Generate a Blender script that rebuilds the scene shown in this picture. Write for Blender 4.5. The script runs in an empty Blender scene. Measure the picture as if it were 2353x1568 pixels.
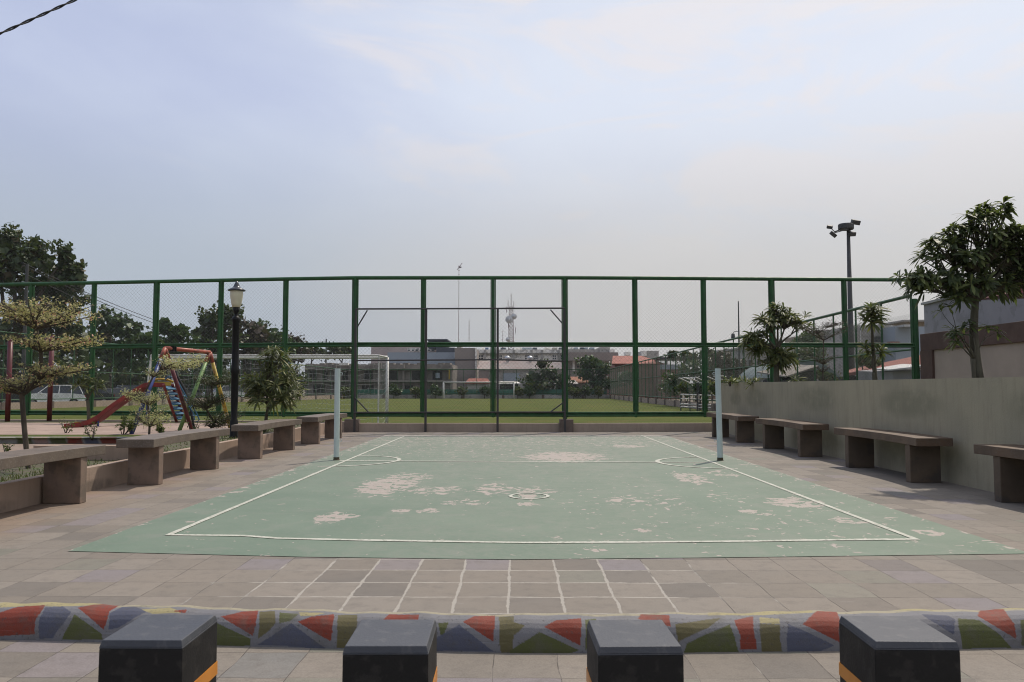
import bpy, math, random
import numpy as np
from mathutils import Vector, Matrix
random.seed(7); rng = np.random.default_rng(7)
S = bpy.context.scene
COL = S.collection
R = math.radians

# ------------------------------------------------------------------ camera
F, HOR, CX, CY, VPX, H = 1815.0, 890.0, 1176.5, 784.0, 1187.0, 1.25
PITCH = math.atan((HOR - CY) / F); YAW = math.atan((VPX - CX) / F)
cam = bpy.data.cameras.new('camera'); co = bpy.data.objects.new('camera', cam); COL.objects.link(co)
co.location = (0, 0, H); co.rotation_euler = (math.pi/2 + PITCH, 0, YAW)
cam.sensor_width = 36; cam.lens = F / 2353 * 36; cam.clip_start = .05; cam.clip_end = 4000
cam.dof.use_dof = True; cam.dof.focus_distance = 14; cam.dof.aperture_fstop = 13
S.camera = co
RM = co.rotation_euler.to_matrix()
def ray(x, y):
    return RM @ Vector(((x - CX) / F, -(y - CY) / F, -1))
def at(x, y, z=0.0):            # photo measurement -> point on the horizontal plane z
    r = ray(x, y); t = (z - H) / r.z
    return Vector((r.x*t, r.y*t, z))
def pos(x, y, d):               # photo measurement -> point at distance d (world Y)
    r = ray(x, y); t = d / r.y
    return Vector((r.x*t, d, H + r.z*t))
def proj(p):
    q = RM.transposed() @ (Vector(p) - Vector((0, 0, H)))
    return CX + F*q.x/-q.z, CY - F*q.y/-q.z

# ------------------------------------------------------------------ world, sun
SUN_EL, SUN_AZ = 57.0, 36.0     # azimuth measured clockwise from +Y
w = bpy.data.worlds.new('World'); S.world = w; w.use_nodes = True
class NT:
    def __init__(s, nt): s.nt = nt; s.N = nt.nodes; s.L = nt.links
    def n(s, t, ins=None, **kw):
        nd = s.N.new(t)
        for k, v in kw.items(): setattr(nd, k, v)
        for k, v in (ins or {}).items(): s.set(nd.inputs[k], v)
        return nd
    def set(s, sock, v):
        if isinstance(v, bpy.types.NodeSocket): s.L.new(v, sock)
        elif v is not None:
            if hasattr(sock, 'default_value') and not isinstance(v, (int, float)) and len(v) == 3 and len(sock.default_value) == 4: v = (*v, 1)
            sock.default_value = v
    def m(s, op, a, b=None, c=None, clamp=False):
        nd = s.N.new('ShaderNodeMath'); nd.operation = op; nd.use_clamp = clamp
        s.set(nd.inputs[0], a); s.set(nd.inputs[1], b); s.set(nd.inputs[2], c)
        return nd.outputs[0]
    def mix(s, f, a, b, bt='MIX'):
        nd = s.N.new('ShaderNodeMix'); nd.data_type = 'RGBA'; nd.blend_type = bt
        s.set(nd.inputs[0], f); s.set(nd.inputs[6], a); s.set(nd.inputs[7], b)
        return nd.outputs[2]
    def ss(s, v, a, b):
        nd = s.N.new('ShaderNodeMapRange'); nd.interpolation_type = 'SMOOTHSTEP'
        s.set(nd.inputs[0], v); nd.inputs[1].default_value = a; nd.inputs[2].default_value = b
        return nd.outputs[0]
    def noise(s, vec, scale, detail=3, rough=.55, dist=0):
        nd = s.n('ShaderNodeTexNoise', {'Vector': vec, 'Scale': scale, 'Detail': detail, 'Roughness': rough, 'Distortion': dist})
        return nd.outputs[0]
W = NT(w.node_tree)
bg = W.N['Background']
sky = W.n('ShaderNodeTexSky', sky_type='NISHITA')
sky.sun_disc = False; sky.sun_elevation = R(SUN_EL); sky.sun_rotation = R(SUN_AZ)
sky.air_density = 1.2; sky.dust_density = 5; sky.ozone_density = 1
geo = W.n('ShaderNodeTexCoord'); V = geo.outputs['Generated']
sep = W.n('ShaderNodeSeparateXYZ', {0: V})
sd = (math.sin(R(SUN_AZ))*math.cos(R(SUN_EL)), math.cos(R(SUN_AZ))*math.cos(R(SUN_EL)), math.sin(R(SUN_EL)))
dot = W.n('ShaderNodeVectorMath', {0: V, 1: sd}, operation='DOT_PRODUCT').outputs['Value']
side = W.m('ADD', W.m('MULTIPLY', sep.outputs[0], .95), W.m('MULTIPLY', sep.outputs[2], .35))
st = W.n('ShaderNodeMapping', {0: V, 'Scale': (1.0, 1.0, 2.2), 'Rotation': (0, .5, 0)})
cl = W.noise(st.outputs[0], 1.6, 5, .5, .6)
cl2 = W.noise(st.outputs[0], 4.5, 5, .5, .4)
f = W.m('ADD', side, W.m('MULTIPLY', W.m('SUBTRACT', cl, .5), 1.25))
f = W.m('ADD', f, W.m('MULTIPLY', W.m('SUBTRACT', cl2, .5), .45))
fs = W.ss(f, -.50, .52)
hazy = W.mix(fs, (4.3, 4.85, 6.8), (6.6, 7.2, 8.4))
cm = W.n('ShaderNodeMapping', {0: V, 'Scale': (1.0, 1.0, 3.4), 'Rotation': (.1, .45, .3)}).outputs[0]
cl3 = W.noise(cm, 3.2, 6, .6, .9)
cmask = W.m('MULTIPLY', W.ss(W.m('ADD', cl3, W.m('MULTIPLY', side, .16)), .49, .64), .62)
cmask = W.m('MULTIPLY', cmask, W.ss(side, -.45, .15))
hazy = W.mix(cmask, hazy, (7.7, 7.2, 7.2))
el = W.ss(sep.outputs[2], .12, .36)
hor = W.mix(W.ss(W.m('ADD', sep.outputs[0], W.m('MULTIPLY', W.m('SUBTRACT', cl, .5), .5)), -.35, .18), (4.0, 4.55, 5.3), (5.45, 5.4, 5.4))
hazy = W.mix(el, hor, hazy)
warm = W.ss(W.m('ADD', dot, W.m('MULTIPLY', cl2, .25)), .66, 1.08)
hazy = W.mix(W.m('MULTIPLY', warm, .18), hazy, (8.1, 7.9, 7.7))
out = W.mix(.9, sky.outputs[0], hazy)
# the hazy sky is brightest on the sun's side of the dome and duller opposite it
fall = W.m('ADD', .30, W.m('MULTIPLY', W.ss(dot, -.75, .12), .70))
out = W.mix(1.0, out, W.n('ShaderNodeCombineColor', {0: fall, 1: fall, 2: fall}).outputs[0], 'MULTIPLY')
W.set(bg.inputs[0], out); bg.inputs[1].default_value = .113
sl = bpy.data.lights.new('sun', 'SUN'); sl.energy = 3.5; sl.angle = R(1.2); sl.color = (1, .90, .78)
so = bpy.data.objects.new('sun', sl); COL.objects.link(so); so.location = (10, 10, 30)
so.rotation_euler = Vector(sd).to_track_quat('Z', 'Y').to_euler()
S.view_settings.view_transform = 'Standard'; S.view_settings.look = 'None'
S.view_settings.exposure = 0; S.view_settings.gamma = 1
try:
    S.cycles.use_denoising = True; S.cycles.max_bounces = 6; S.cycles.filter_width = 1.05; S.cycles.transparent_max_bounces = 12
except Exception: pass

# ------------------------------------------------------------------ materials
def newmat(name):
    m = bpy.data.materials.new(name); m.use_nodes = True
    t = NT(m.node_tree); return m, t, t.N['Principled BSDF']
def M(name, c, c2=None, scale=4, rough=.8, bump=0., bs=60, metal=0, c3=None, s3=30, a3=.5, spec=.5, stretch=None):
    m, t, b = newmat(name)
    c2 = c2 or tuple(v*.75 for v in c)
    tc = t.n('ShaderNodeTexCoord').outputs['Object']
    if stretch: tc = t.n('ShaderNodeMapping', {0: tc, 'Scale': stretch}).outputs[0]
    n1 = t.ss(t.noise(tc, scale, 5, .6), .3, .7)
    col = t.mix(n1, c, c2)
    if c3: col = t.mix(t.m('MULTIPLY', t.ss(t.noise(tc, s3, 4, .6), .52, .62), a3), col, c3)
    t.set(b.inputs['Base Color'], col)
    rn = t.m('ADD', t.m('MULTIPLY', n1, .12), rough - .06)
    t.set(b.inputs['Roughness'], rn); b.inputs['Metallic'].default_value = metal
    b.inputs['Specular IOR Level'].default_value = spec
    if bump:
        bp = t.n('ShaderNodeBump', {'Height': t.noise(tc, bs, 4, .6), 'Strength': bump, 'Distance': .01})
        t.set(b.inputs['Normal'], bp.outputs[0])
    return m
def LEAF(name, c, c2, c3=None, trans=.3, a3=.15):
    m, t, b = newmat(name)
    g = t.n('ShaderNodeNewGeometry')
    rnd = g.outputs['Random Per Island']
    col = t.mix(rnd, c, c2)
    if c3: col = t.mix(t.m('GREATER_THAN', t.m('FRACT', t.m('MULTIPLY', rnd, 17.3)), 1-a3), col, c3)
    t.set(b.inputs['Base Color'], col); b.inputs['Roughness'].default_value = .5
    b.inputs['Specular IOR Level'].default_value = .35
    tr = t.n('ShaderNodeBsdfTranslucent'); t.set(tr.inputs[0], t.mix(.5, col, (.12, .16, .02)))
    mx = t.n('ShaderNodeMixShader', {0: trans, 1: b.outputs[0], 2: tr.outputs[0]})
    t.set(t.N['Material Output'].inputs[0], mx.outputs[0])
    return m

def tile_nodes(t, X, Y, tx, ty, ox=0, oy=0, white=True):
    """grey-brown paving squares: returns colour socket and height socket"""
    tc = t.n('ShaderNodeTexCoord').outputs['Object']
    wob = t.noise(tc, 2.3, 2)
    wob2 = t.noise(tc, 2.9, 2)
    u = t.m('DIVIDE', t.m('ADD', X, t.m('ADD', t.m('MULTIPLY', wob, .035), ox)), tx)
    v = t.m('DIVIDE', t.m('ADD', Y, t.m('ADD', t.m('MULTIPLY', wob2, .035), oy)), ty)
    fu, fv = t.m('FRACT', u), t.m('FRACT', v)
    du = t.m('MULTIPLY', t.m('MINIMUM', fu, t.m('SUBTRACT', 1, fu)), tx)
    dv = t.m('MULTIPLY', t.m('MINIMUM', fv, t.m('SUBTRACT', 1, fv)), ty)
    dd = t.m('MINIMUM', du, dv)
    cid = t.n('ShaderNodeCombineXYZ', {0: t.m('FLOOR', u), 1: t.m('FLOOR', v)}).outputs[0]
    wn = t.n('ShaderNodeTexWhiteNoise', {0: cid}, noise_dimensions='2D')
    cv, cc = wn.outputs['Value'], wn.outputs['Color']
    sp = t.n('ShaderNodeSeparateColor', {0: cc})
    base = t.mix(cv, (.172, .154, .130), (.226, .203, .174))
    base = t.mix(t.m('MULTIPLY', t.m('GREATER_THAN', sp.outputs[0], .88), .55), base, (.170, .155, .188))
    base = t.mix(t.m('MULTIPLY', t.m('GREATER_THAN', sp.outputs[1], .90), .35), base, (.140, .168, .132))
    base = t.mix(t.m('MULTIPLY', t.m('GREATER_THAN', sp.outputs[2], .84), .55), base, (.118, .109, .099))
    big = t.ss(t.noise(tc, .7, 5, .6), .35, .68)
    base = t.mix(t.m('MULTIPLY', big, .32), base, (.230, .192, .152))
    grime = t.ss(t.noise(tc, 9, 6, .7), .45, .72)
    base = t.mix(t.m('MULTIPLY', grime, .42), base, (.112, .101, .089))
    fine = t.noise(tc, 130, 3, .7)
    base = t.mix(t.ss(fine, .35, .7), base, t.mix(1.0, base, (.80, .79, .78), 'MULTIPLY'))
    pale = t.ss(t.noise(t.n('ShaderNodeMapping', {0: tc, 'Scale': (1, 2.4, 1)}).outputs[0], 7, 6, .75, .5), .63, .70)
    base = t.mix(t.m('MULTIPLY', pale, .35), base, (.27, .25, .225))
    dirt = t.m('MULTIPLY', t.ss(t.m('ADD', X, t.m('MULTIPLY', t.noise(tc, 1.6, 5, .65), 1.1)), -3.3, -4.6), .42)
    base = t.mix(dirt, base, (.275, .175, .115))
    # cement smeared over the joints in the middle, dark gaps elsewhere
    cx = t.m('DIVIDE', t.m('ADD', X, .25), 1.55); cy = t.m('DIVIDE', t.m('SUBTRACT', Y, 5.1), 1.1)
    reg = t.m('SUBTRACT', 1.25, t.m('SQRT', t.m('ADD', t.m('MULTIPLY', cx, cx), t.m('MULTIPLY', cy, cy))))
    jn = t.noise(tc, 3.1, 4, .6)
    wmask = t.ss(t.m('ADD', t.m('MULTIPLY', reg, .55 if white else 0), jn), .50, .78)
    wid = t.m('ADD', .0018, t.m('MULTIPLY', wmask, t.m('MULTIPLY_ADD', t.m('POWER', t.ss(t.noise(tc, 8, 6, .85), .28, .75), 1.3), .014 if white else .003, .0011)))
    g = t.ss(t.m('SUBTRACT', dd, wid), .0025, -.0015)
    gcol = t.mix(wmask, (.060, .052, .045), (.31, .29, .255))
    gcol = t.mix(t.m('MULTIPLY', t.ss(t.noise(tc, 5.3, 3), .5, .6), t.m('SUBTRACT', 1, wmask)), gcol, (.155, .138, .12))
    return t.mix(t.m('MULTIPLY', g, .9), base, gcol), t.m('SUBTRACT', t.m('MULTIPLY', fine, .25), t.m('MULTIPLY', g, 1.0)), base

def pave_mat(name, tx, ty, ox, oy, white=True):
    m, t, b = newmat(name)
    s = t.n('ShaderNodeSeparateXYZ', {0: t.n('ShaderNodeTexCoord').outputs['Object']})
    c, h, _ = tile_nodes(t, s.outputs[0], s.outputs[1], tx, ty, ox, oy, white)
    t.set(b.inputs['Base Color'], c); b.inputs['Roughness'].default_value = .78; b.inputs['Specular IOR Level'].default_value = .3
    t.set(b.inputs['Normal'], t.n('ShaderNodeBump', {'Height': h, 'Strength': .5, 'Distance': .004}).outputs[0])
    return m
def court_mat():
    m, t, b = newmat('court_paint')
    tc = t.n('ShaderNodeTexCoord').outputs['Object']
    s = t.n('ShaderNodeSeparateXYZ', {0: tc})
    c, h, base = tile_nodes(t, s.outputs[0], s.outputs[1], .315, .345, .03, .02, False)
    under = t.mix(.8, base, t.mix(t.ss(t.noise(tc, 30, 4, .7), .35, .65), (.33,.275,.24), (.37,.335,.295)))
    wear = t.n('ShaderNodeAttribute', attribute_name='wear').outputs['Fac']
    nz = t.noise(t.n('ShaderNodeMapping', {0: tc, 'Scale': (1, .75, 1)}).outputs[0], 9.5, 6, .62, .8)
    nz2 = t.noise(tc, 5, 3, .6)
    chip = t.ss(t.m('ADD', t.m('ADD', t.m('MULTIPLY', nz, 1.0), t.m('MULTIPLY', nz2, .35)), t.m('MULTIPLY', wear, .31)), .905, .915)
    g1 = t.mix(t.ss(t.noise(tc, .9, 5, .65), .3, .7), (.104, .152, .108), (.132, .178, .130))
    g1 = t.mix(t.m('MULTIPLY', t.ss(t.noise(tc, 24, 6, .8), .42, .75), .55), g1, (.165, .185, .145))
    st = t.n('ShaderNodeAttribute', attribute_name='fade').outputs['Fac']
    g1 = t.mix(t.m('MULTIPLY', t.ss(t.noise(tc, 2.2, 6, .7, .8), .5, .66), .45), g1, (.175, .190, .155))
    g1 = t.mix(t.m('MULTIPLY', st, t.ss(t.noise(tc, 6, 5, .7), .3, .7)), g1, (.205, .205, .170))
    col = t.mix(chip, g1, under)
    t.set(b.inputs['Base Color'], col); b.inputs['Roughness'].default_value = .62; b.inputs['Specular IOR Level'].default_value = .35
    hh = t.m('ADD', t.m('MULTIPLY', chip, -1), t.m('MULTIPLY', t.noise(tc, 90, 3), .4))
    t.set(b.inputs['Normal'], t.n('ShaderNodeBump', {'Height': hh, 'Strength': .35, 'Distance': .003}).outputs[0])
    return m
def wall_mat(name, c, c2, stain):
    m, t, b = newmat(name)
    tc = t.n('ShaderNodeTexCoord').outputs['Object']
    n1 = t.ss(t.noise(tc, 1.3, 6, .62), .3, .7)
    col = t.mix(n1, c, c2)
    col = t.mix(t.m('MULTIPLY', t.ss(t.noise(t.n('ShaderNodeMapping', {0: tc, 'Scale': (3, 3, .35)}).outputs[0], 3, 6, .75), .46, .72), .5), col, tuple(v*.62 for v in c))
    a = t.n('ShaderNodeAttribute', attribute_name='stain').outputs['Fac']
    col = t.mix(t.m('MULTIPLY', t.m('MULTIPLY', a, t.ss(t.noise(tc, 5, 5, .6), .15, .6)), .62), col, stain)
    t.set(b.inputs['Base Color'], col); b.inputs['Roughness'].default_value = .85; b.inputs['Specular IOR Level'].default_value = .2
    t.set(b.inputs['Normal'], t.n('ShaderNodeBump', {'Height': t.noise(tc, 45, 5, .65), 'Strength': .35, 'Distance': .01}).outputs[0])
    return m
def field_mat(name, c1, c2, dry, s=.25):
    m, t, b = newmat(name)
    tc = t.n('ShaderNodeTexCoord').outputs['Object']
    col = t.mix(t.ss(t.noise(tc, s, 6, .65), .35, .65), c1, c2)
    col = t.mix(t.m('MULTIPLY', t.ss(t.noise(tc, s*2.3, 5, .7), .5, .68), .6), col, dry)
    col = t.mix(t.ss(t.noise(tc, 12, 4, .8), .3, .75), col, t.mix(1.0, col, (.68, .68, .66), 'MULTIPLY'))
    t.set(b.inputs['Base Color'], col); b.inputs['Roughness'].default_value = .95; b.inputs['Specular IOR Level'].default_value = .1
    t.set(b.inputs['Normal'], t.n('ShaderNodeBump', {'Height': t.noise(tc, 25, 4, .7), 'Strength': .7, 'Distance': .04}).outputs[0])
    return m
def attr_mat(name):
    m, t, b = newmat(name)
    tc = t.n('ShaderNodeTexCoord').outputs['Object']
    c = t.n('ShaderNodeAttribute', attribute_name='paint').outputs['Color']
    col = t.mix(t.m('MULTIPLY', t.ss(t.noise(tc, 22, 6, .75), .55, .7), .22), c, (.15, .135, .11))
    col = t.mix(t.m('MULTIPLY', t.ss(t.noise(tc, 6, 5, .7), .5, .7), .45), col, (.085, .08, .065))
    col = t.mix(t.m('MULTIPLY', t.ss(t.noise(tc, 60, 4, .7), .6, .66), .7), col, (.06, .055, .05))
    t.set(b.inputs['Base Color'], col); b.inputs['Roughness'].default_value = .7; b.inputs['Specular IOR Level'].default_value = .35
    t.set(b.inputs['Normal'], t.n('ShaderNodeBump', {'Height': t.noise(tc, 24, 6, .75), 'Strength': .4, 'Distance': .010}).outputs[0])
    return m

MAT = dict(
 pave=pave_mat('plaza_tiles', .315, .345, .03, .02), pave2=pave_mat('walk_tiles', .33, .36, .1, .05, False),
 court=court_mat(), line=M('line_paint', (.46,.46,.40), (.37,.38,.32), 9, .7, .2, 80, c3=(.20,.22,.17), s3=28, a3=.75),
 earth=M('earth', (.16,.13,.10), (.10,.09,.06), .2, .95, .4, 6), sand=M('play_sand', (.32,.235,.19), (.25,.185,.15), 1.5, .95, .5, 50, c3=(.18,.14,.11), s3=4, a3=.4),
 field=field_mat('field_grass', (.092,.110,.022), (.070,.092,.018), (.140,.105,.040)),
 lawn=field_mat('lawn_grass', (.090,.110,.026), (.060,.082,.018), (.13,.11,.045), .8),
 soil=M('planter_soil', (.055,.06,.028), (.085,.068,.045), 6, .95, .8, 40, c3=(.06,.085,.02), s3=9, a3=.9),
 asph=M('asphalt', (.055,.053,.05), (.07,.067,.063), 2, .9, .3, 90),
 rbench=M('brown_bench_seat', (.122,.074,.042), (.078,.052,.033), 3.5, .6, .12, 120, c3=(.14,.12,.10), s3=55, a3=.3), rbleg=M('brown_bench_leg', (.135,.094,.060), (.088,.066,.044), 2.5, .8, .25, 60, c3=(.06,.05,.042), s3=4, a3=.6),
 bench=M('bench_terrazzo', (.135,.104,.078), (.095,.075,.058), 3.5, .55, .12, 120, c3=(.22,.19,.165), s3=55, a3=.35),
 benchleg=M('bench_leg_concrete', (.215,.150,.112), (.135,.102,.078), 3, .8, .25, 60, c3=(.10,.085,.065), s3=6, a3=.5),
 lowwall=wall_mat('low_wall_render', (.38,.285,.225), (.30,.235,.185), (.1,.085,.07)),
 rwall=wall_mat('retaining_render', (.365,.325,.228), (.31,.282,.202), (.19,.185,.125)),
 fwall=wall_mat('fence_wall_render', (.38,.30,.24), (.31,.255,.20), (.1,.09,.07)),
 footing=M('footing_block', (.14,.105,.085), (.10,.08,.065), 5, .85, .3, 50),
 beige=M('beige_render', (.38,.315,.245), (.33,.28,.22), 1.2, .85, .2, 30), brown=M('brown_trim', (.095,.055,.038), (.072,.042,.03), 2, .8, .2, 40),
 lav=M('grey_render', (.30,.285,.295), (.26,.25,.26), .7, .85, .2, 30, c3=(.16,.155,.15), s3=2, a3=.4),
 green=M('green_paint', (.018,.092,.024), (.014,.062,.019), 5, .5, .05, 30, c3=(.035,.045,.03), s3=12, a3=.4, spec=.35),
 wire=M('galvanised_wire', (.16,.17,.165), rough=.5, metal=.3), gwire=M('green_wire', (.025,.055,.035), rough=.6),
 black=M('black_steel', (.030,.032,.034), (.045,.036,.032), 4, .5, .1, 40), lampblk=M('lamp_black', (.004,.0045,.005), (.008,.008,.008), 4, .5, spec=.2),
 glassg=M('frosted_glass', (.62,.60,.44), (.50,.48,.36), 3, .3), lampcap=M('lamp_cap', (.028,.032,.045), rough=.28),
 post=M('mint_painted_steel', (.50,.575,.555), (.42,.50,.485), 3, .5, .1, 40), rust=M('rusty_base', (.05,.06,.03), (.08,.05,.03), 20, .8),
 bol=M('bollard_plastic', (.0105,.0105,.0110), (.0085,.0085,.0085), 5, .62, .12, 160, c3=(.030,.028,.026), s3=22, a3=.6, spec=.3), bolcap=M('bollard_cap', (.036,.040,.050), (.048,.053,.064), 7, .5, .15, 160, c3=(.09,.09,.095), s3=26, a3=.4),
 orange=M('reflective_band', (.62,.24,.02), (.52,.19,.015), 8, .35),
 kerb=attr_mat('kerb_paint'),
 white=M('white_paint', (.62,.62,.60), (.5,.5,.48), 5, .5, c3=(.3,.28,.25), s3=9, a3=.5), net=M('net_twine', (.42,.44,.44), rough=.8),
 red=M('red_paint', (.17,.015,.014), (.12,.012,.012), 5, .45), dred=M('dark_red_paint', (.115,.012,.018), (.075,.01,.014), 5, .45),
 blue=M('blue_paint', (.018,.045,.20), (.014,.03,.13), 5, .45), teal=M('teal_blue_paint', (.02,.13,.24), (.02,.09,.17), 5, .45),
 yel=M('yellow_paint', (.44,.32,.03), (.33,.22,.03), 8, .5, c3=(.2,.08,.02), s3=12, a3=.7), lgreen=M('light_green_paint', (.15,.27,.08), (.11,.20,.06), 8, .5),
 org=M('orange_red_paint', (.36,.085,.045), (.22,.05,.03), 5, .5, c3=(.07,.05,.04), s3=9, a3=.7),
 bark=M('bark', (.085,.068,.050), (.045,.036,.027), 9, .9, .8, 30, stretch=(1,1,.25)), gbark=M('grey_green_bark', (.095,.090,.060), (.06,.05,.035), 9, .9, .7, 30, stretch=(1,1,.3)),
 cable=M('black_cable', (.006,.006,.007), rough=.5),
 conc=M('concrete', (.40,.385,.36), (.31,.30,.275), .6, .9, .2, 12, c3=(.12,.115,.105), s3=1.6, a3=.5),
 dconc=M('weathered_concrete', (.26,.235,.205), (.14,.125,.11), .5, .95, .4, 5, c3=(.25,.235,.21), s3=1.3, a3=.6),
 bconc=M('brown_grey_render', (.28,.245,.22), (.23,.20,.185), .4, .9, .2, 8), slate=M('blue_grey_panel', (.32,.37,.42), (.28,.325,.37), .5, .8),
 dslate=M('dark_blue_grey', (.07,.085,.11), (.06,.07,.09), .5, .7), pinkb=M('pink_beige_render', (.48,.40,.37), (.41,.34,.32), .5, .9),
 whitew=M('aged_white_wall', (.85,.82,.76), (.70,.675,.62), .5, .85, .2, 8, c3=(.18,.175,.165), s3=1.1, a3=.6),
 glass=M('window_dark', (.02,.025,.035), (.03,.04,.06), 3, .2), hole=M('dark_opening', (.018,.017,.016), (.03,.028,.025), 1, .9),
 corr=M('corrugated_sheet', (.40,.36,.34), (.33,.30,.29), .5, .5, c3=(.33,.20,.18), s3=.8, a3=.5), tile=M('red_roof_tiles', (.26,.070,.045), (.18,.06,.04), 1.5, .8, .5, 8),
 brick=M('red_brown_wall', (.25,.125,.095), (.20,.11,.085), 1, .9, .3, 14), silver=M('silver_metal', (.55,.56,.57), rough=.3, metal=.7),
 shade=M('green_shade_net', (.045,.20,.14), (.04,.15,.11), 1, .8), mast=M('mast_steel', (.035,.040,.045), (.05,.048,.045), 2, .6),
 tower=M('tower_steel', (.22,.22,.23), (.30,.18,.17), 1, .6), orangeroof=M('orange_tiles', (.30,.12,.06), (.22,.09,.05), 2, .8, .4, 10),
 poly=M('poly_roof_sheet', (.10,.14,.135), (.08,.115,.11), .6, .5), tank=M('blue_tank', (.09,.15,.27), rough=.4),
 carw=M('car_white', (.80,.81,.82), rough=.2), card=M('car_dark', (.03,.032,.038), rough=.18), cars=M('car_silver', (.20,.205,.21), rough=.2, metal=.4), carb=M('car_blue', (.02,.03,.07), rough=.2),
 tyre=M('tyre', (.012,.012,.012), rough=.9), rim=M('rim', (.35,.35,.36), rough=.3, metal=.6), lampred=M('tail_lamp', (.3,.01,.01), rough=.2), headl=M('head_lamp', (.6,.6,.58), rough=.15),
 lf_far=LEAF('leaf_dark', (.022,.044,.015), (.056,.082,.026), (.085,.07,.035), .2, .10), lf_far2=LEAF('leaf_mid', (.028,.062,.022), (.050,.100,.030), None, .22), lf_brown=LEAF('leaf_brownish', (.045,.035,.026), (.075,.055,.038), (.03,.04,.02), .15),
 lf_term=LEAF('leaf_variegated', (.56,.50,.26), (.32,.31,.13), (.58,.30,.22), .45, .07), lf_term2=LEAF('leaf_pale_green', (.74,.70,.38), (.44,.48,.20), (.55,.32,.24), .45, .07), lf_tgreen=LEAF('leaf_deep_green', (.030,.046,.016), (.060,.070,.026), None, .15),
 lf_cerb=LEAF('leaf_glossy', (.050,.070,.024), (.115,.135,.042), (.20,.20,.07), .35, .22), lf_big=LEAF('leaf_glossy_dark', (.040,.060,.028), (.095,.125,.045), (.17,.20,.07), .38, .25),
 lf_shrub=LEAF('leaf_shrub', (.05,.09,.02), (.10,.13,.035), (.14,.12,.05), .3, .15), grassb=LEAF('grass_blade', (.045,.07,.016), (.09,.11,.03), (.13,.11,.05), .25, .2),
)

# ------------------------------------------------------------------ mesh helpers
class MB:
    def __init__(s): s.v = []; s.f = []
    def add(s, vs, fs):
        o = len(s.v); s.v += [tuple(v) for v in vs]; s.f += [tuple(i+o for i in f) for f in fs]; return s
    def hexa(s, b, t):           # bottom 4, top 4 (ccw from above)
        return s.add(list(b)+list(t), [(3,2,1,0),(4,5,6,7),(0,1,5,4),(1,2,6,5),(2,3,7,6),(3,0,4,7)])
    def box(s, c, d, rz=0, ry=0, rx=0):
        m = Matrix.Rotation(rz,3,'Z') @ Matrix.Rotation(ry,3,'Y') @ Matrix.Rotation(rx,3,'X'); c = Vector(c)
        q = [c + m @ Vector((sx*d[0]/2, sy*d[1]/2, sz*d[2]/2)) for sz in (-1,1) for sx,sy in ((-1,-1),(1,-1),(1,1),(-1,1))]
        return s.hexa(q[:4], q[4:])
    def bb(s, x0,x1,y0,y1,z0,z1): return s.box(((x0+x1)/2,(y0+y1)/2,(z0+z1)/2),(abs(x1-x0),abs(y1-y0),abs(z1-z0)))
    def tube(s, pts, r, n=8, cap=True):
        pts = [Vector(p) for p in pts]; k = len(pts)
        rs = r if isinstance(r, (list, tuple)) else [r]*k
        o = len(s.v); up = None
        for i, p in enumerate(pts):
            d = (pts[min(i+1,k-1)] - pts[max(i-1,0)])
            if d.length < 1e-9: d = Vector((0,0,1))
            d.normalize()
            if up is None: up = Vector((0,0,1)) if abs(d.z) < .9 else Vector((1,0,0))
            a = d.cross(up); 
            if a.length < 1e-6: a = d.orthogonal()
            a.normalize(); b = d.cross(a); up = -b if False else up
            for j in range(n):
                t = 2*math.pi*j/n; s.v.append(tuple(p + (a*math.cos(t) + b*math.sin(t))*rs[i]))
        for i in range(k-1):
            for j in range(n):
                s.f.append((o+i*n+j, o+(i+1)*n+j, o+(i+1)*n+(j+1)%n, o+i*n+(j+1)%n))
        if cap and n > 2:
            s.f.append(tuple(o+j for j in range(n))); s.f.append(tuple(o+(k-1)*n+j for j in reversed(range(n))))
        return s
    def lathe(s, prof, c=(0,0,0), n=20):
        c = Vector(c); o = len(s.v)
        for (r, z) in prof:
            for j in range(n):
                t = 2*math.pi*j/n; s.v.append((c.x+r*math.cos(t), c.y+r*math.sin(t), c.z+z))
        for i in range(len(prof)-1):
            for j in range(n): s.f.append((o+i*n+j, o+i*n+(j+1)%n, o+(i+1)*n+(j+1)%n, o+(i+1)*n+j))
        return s
    def poly(s, pts): return s.add(pts, [tuple(range(len(pts)))])
    def prism(s, pts, off):      # extrude polygon by vector
        n = len(pts); off = Vector(off); a = [Vector(p) for p in pts]
        return s.add(a + [p+off for p in a], [tuple(reversed(range(n))), tuple(range(n, 2*n))] + [(i,(i+1)%n,n+(i+1)%n,n+i) for i in range(n)])
    def build(s, name, mat, parent=None, loc=None, smooth=False, bevel=0):
        me = bpy.data.meshes.new(name)
        root = parent
        while root and root.parent: root = root.parent
        off = Vector(root.location) if root else Vector(loc or (0,0,0))
        me.from_pydata([(v[0]-off.x, v[1]-off.y, v[2]-off.z) for v in s.v], [], s.f); me.update()
        o = bpy.data.objects.new(name, me); COL.objects.link(o); me.materials.append(MAT[mat] if isinstance(mat, str) else mat)
        if parent: o.parent = parent
        else: o.location = off
        if smooth: me.polygons.foreach_set('use_smooth', [True]*len(me.polygons))
        if bevel:
            b = o.modifiers.new('bevel', 'BEVEL'); b.width = bevel; b.segments = 3; b.limit_method = 'ANGLE'; b.harden_normals = False
        return o
def tag(o, label=None, cat=None, group=None, kind=None):
    if label: o['label'] = label
    if cat: o['category'] = cat
    if group: o['group'] = group
    if kind: o['kind'] = kind
    return o
def thing(name, loc, label, cat, group=None):
    o = bpy.data.objects.new(name, None); COL.objects.link(o); o.location = loc; o.empty_display_size = .2
    return tag(o, label, cat, group)
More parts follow.
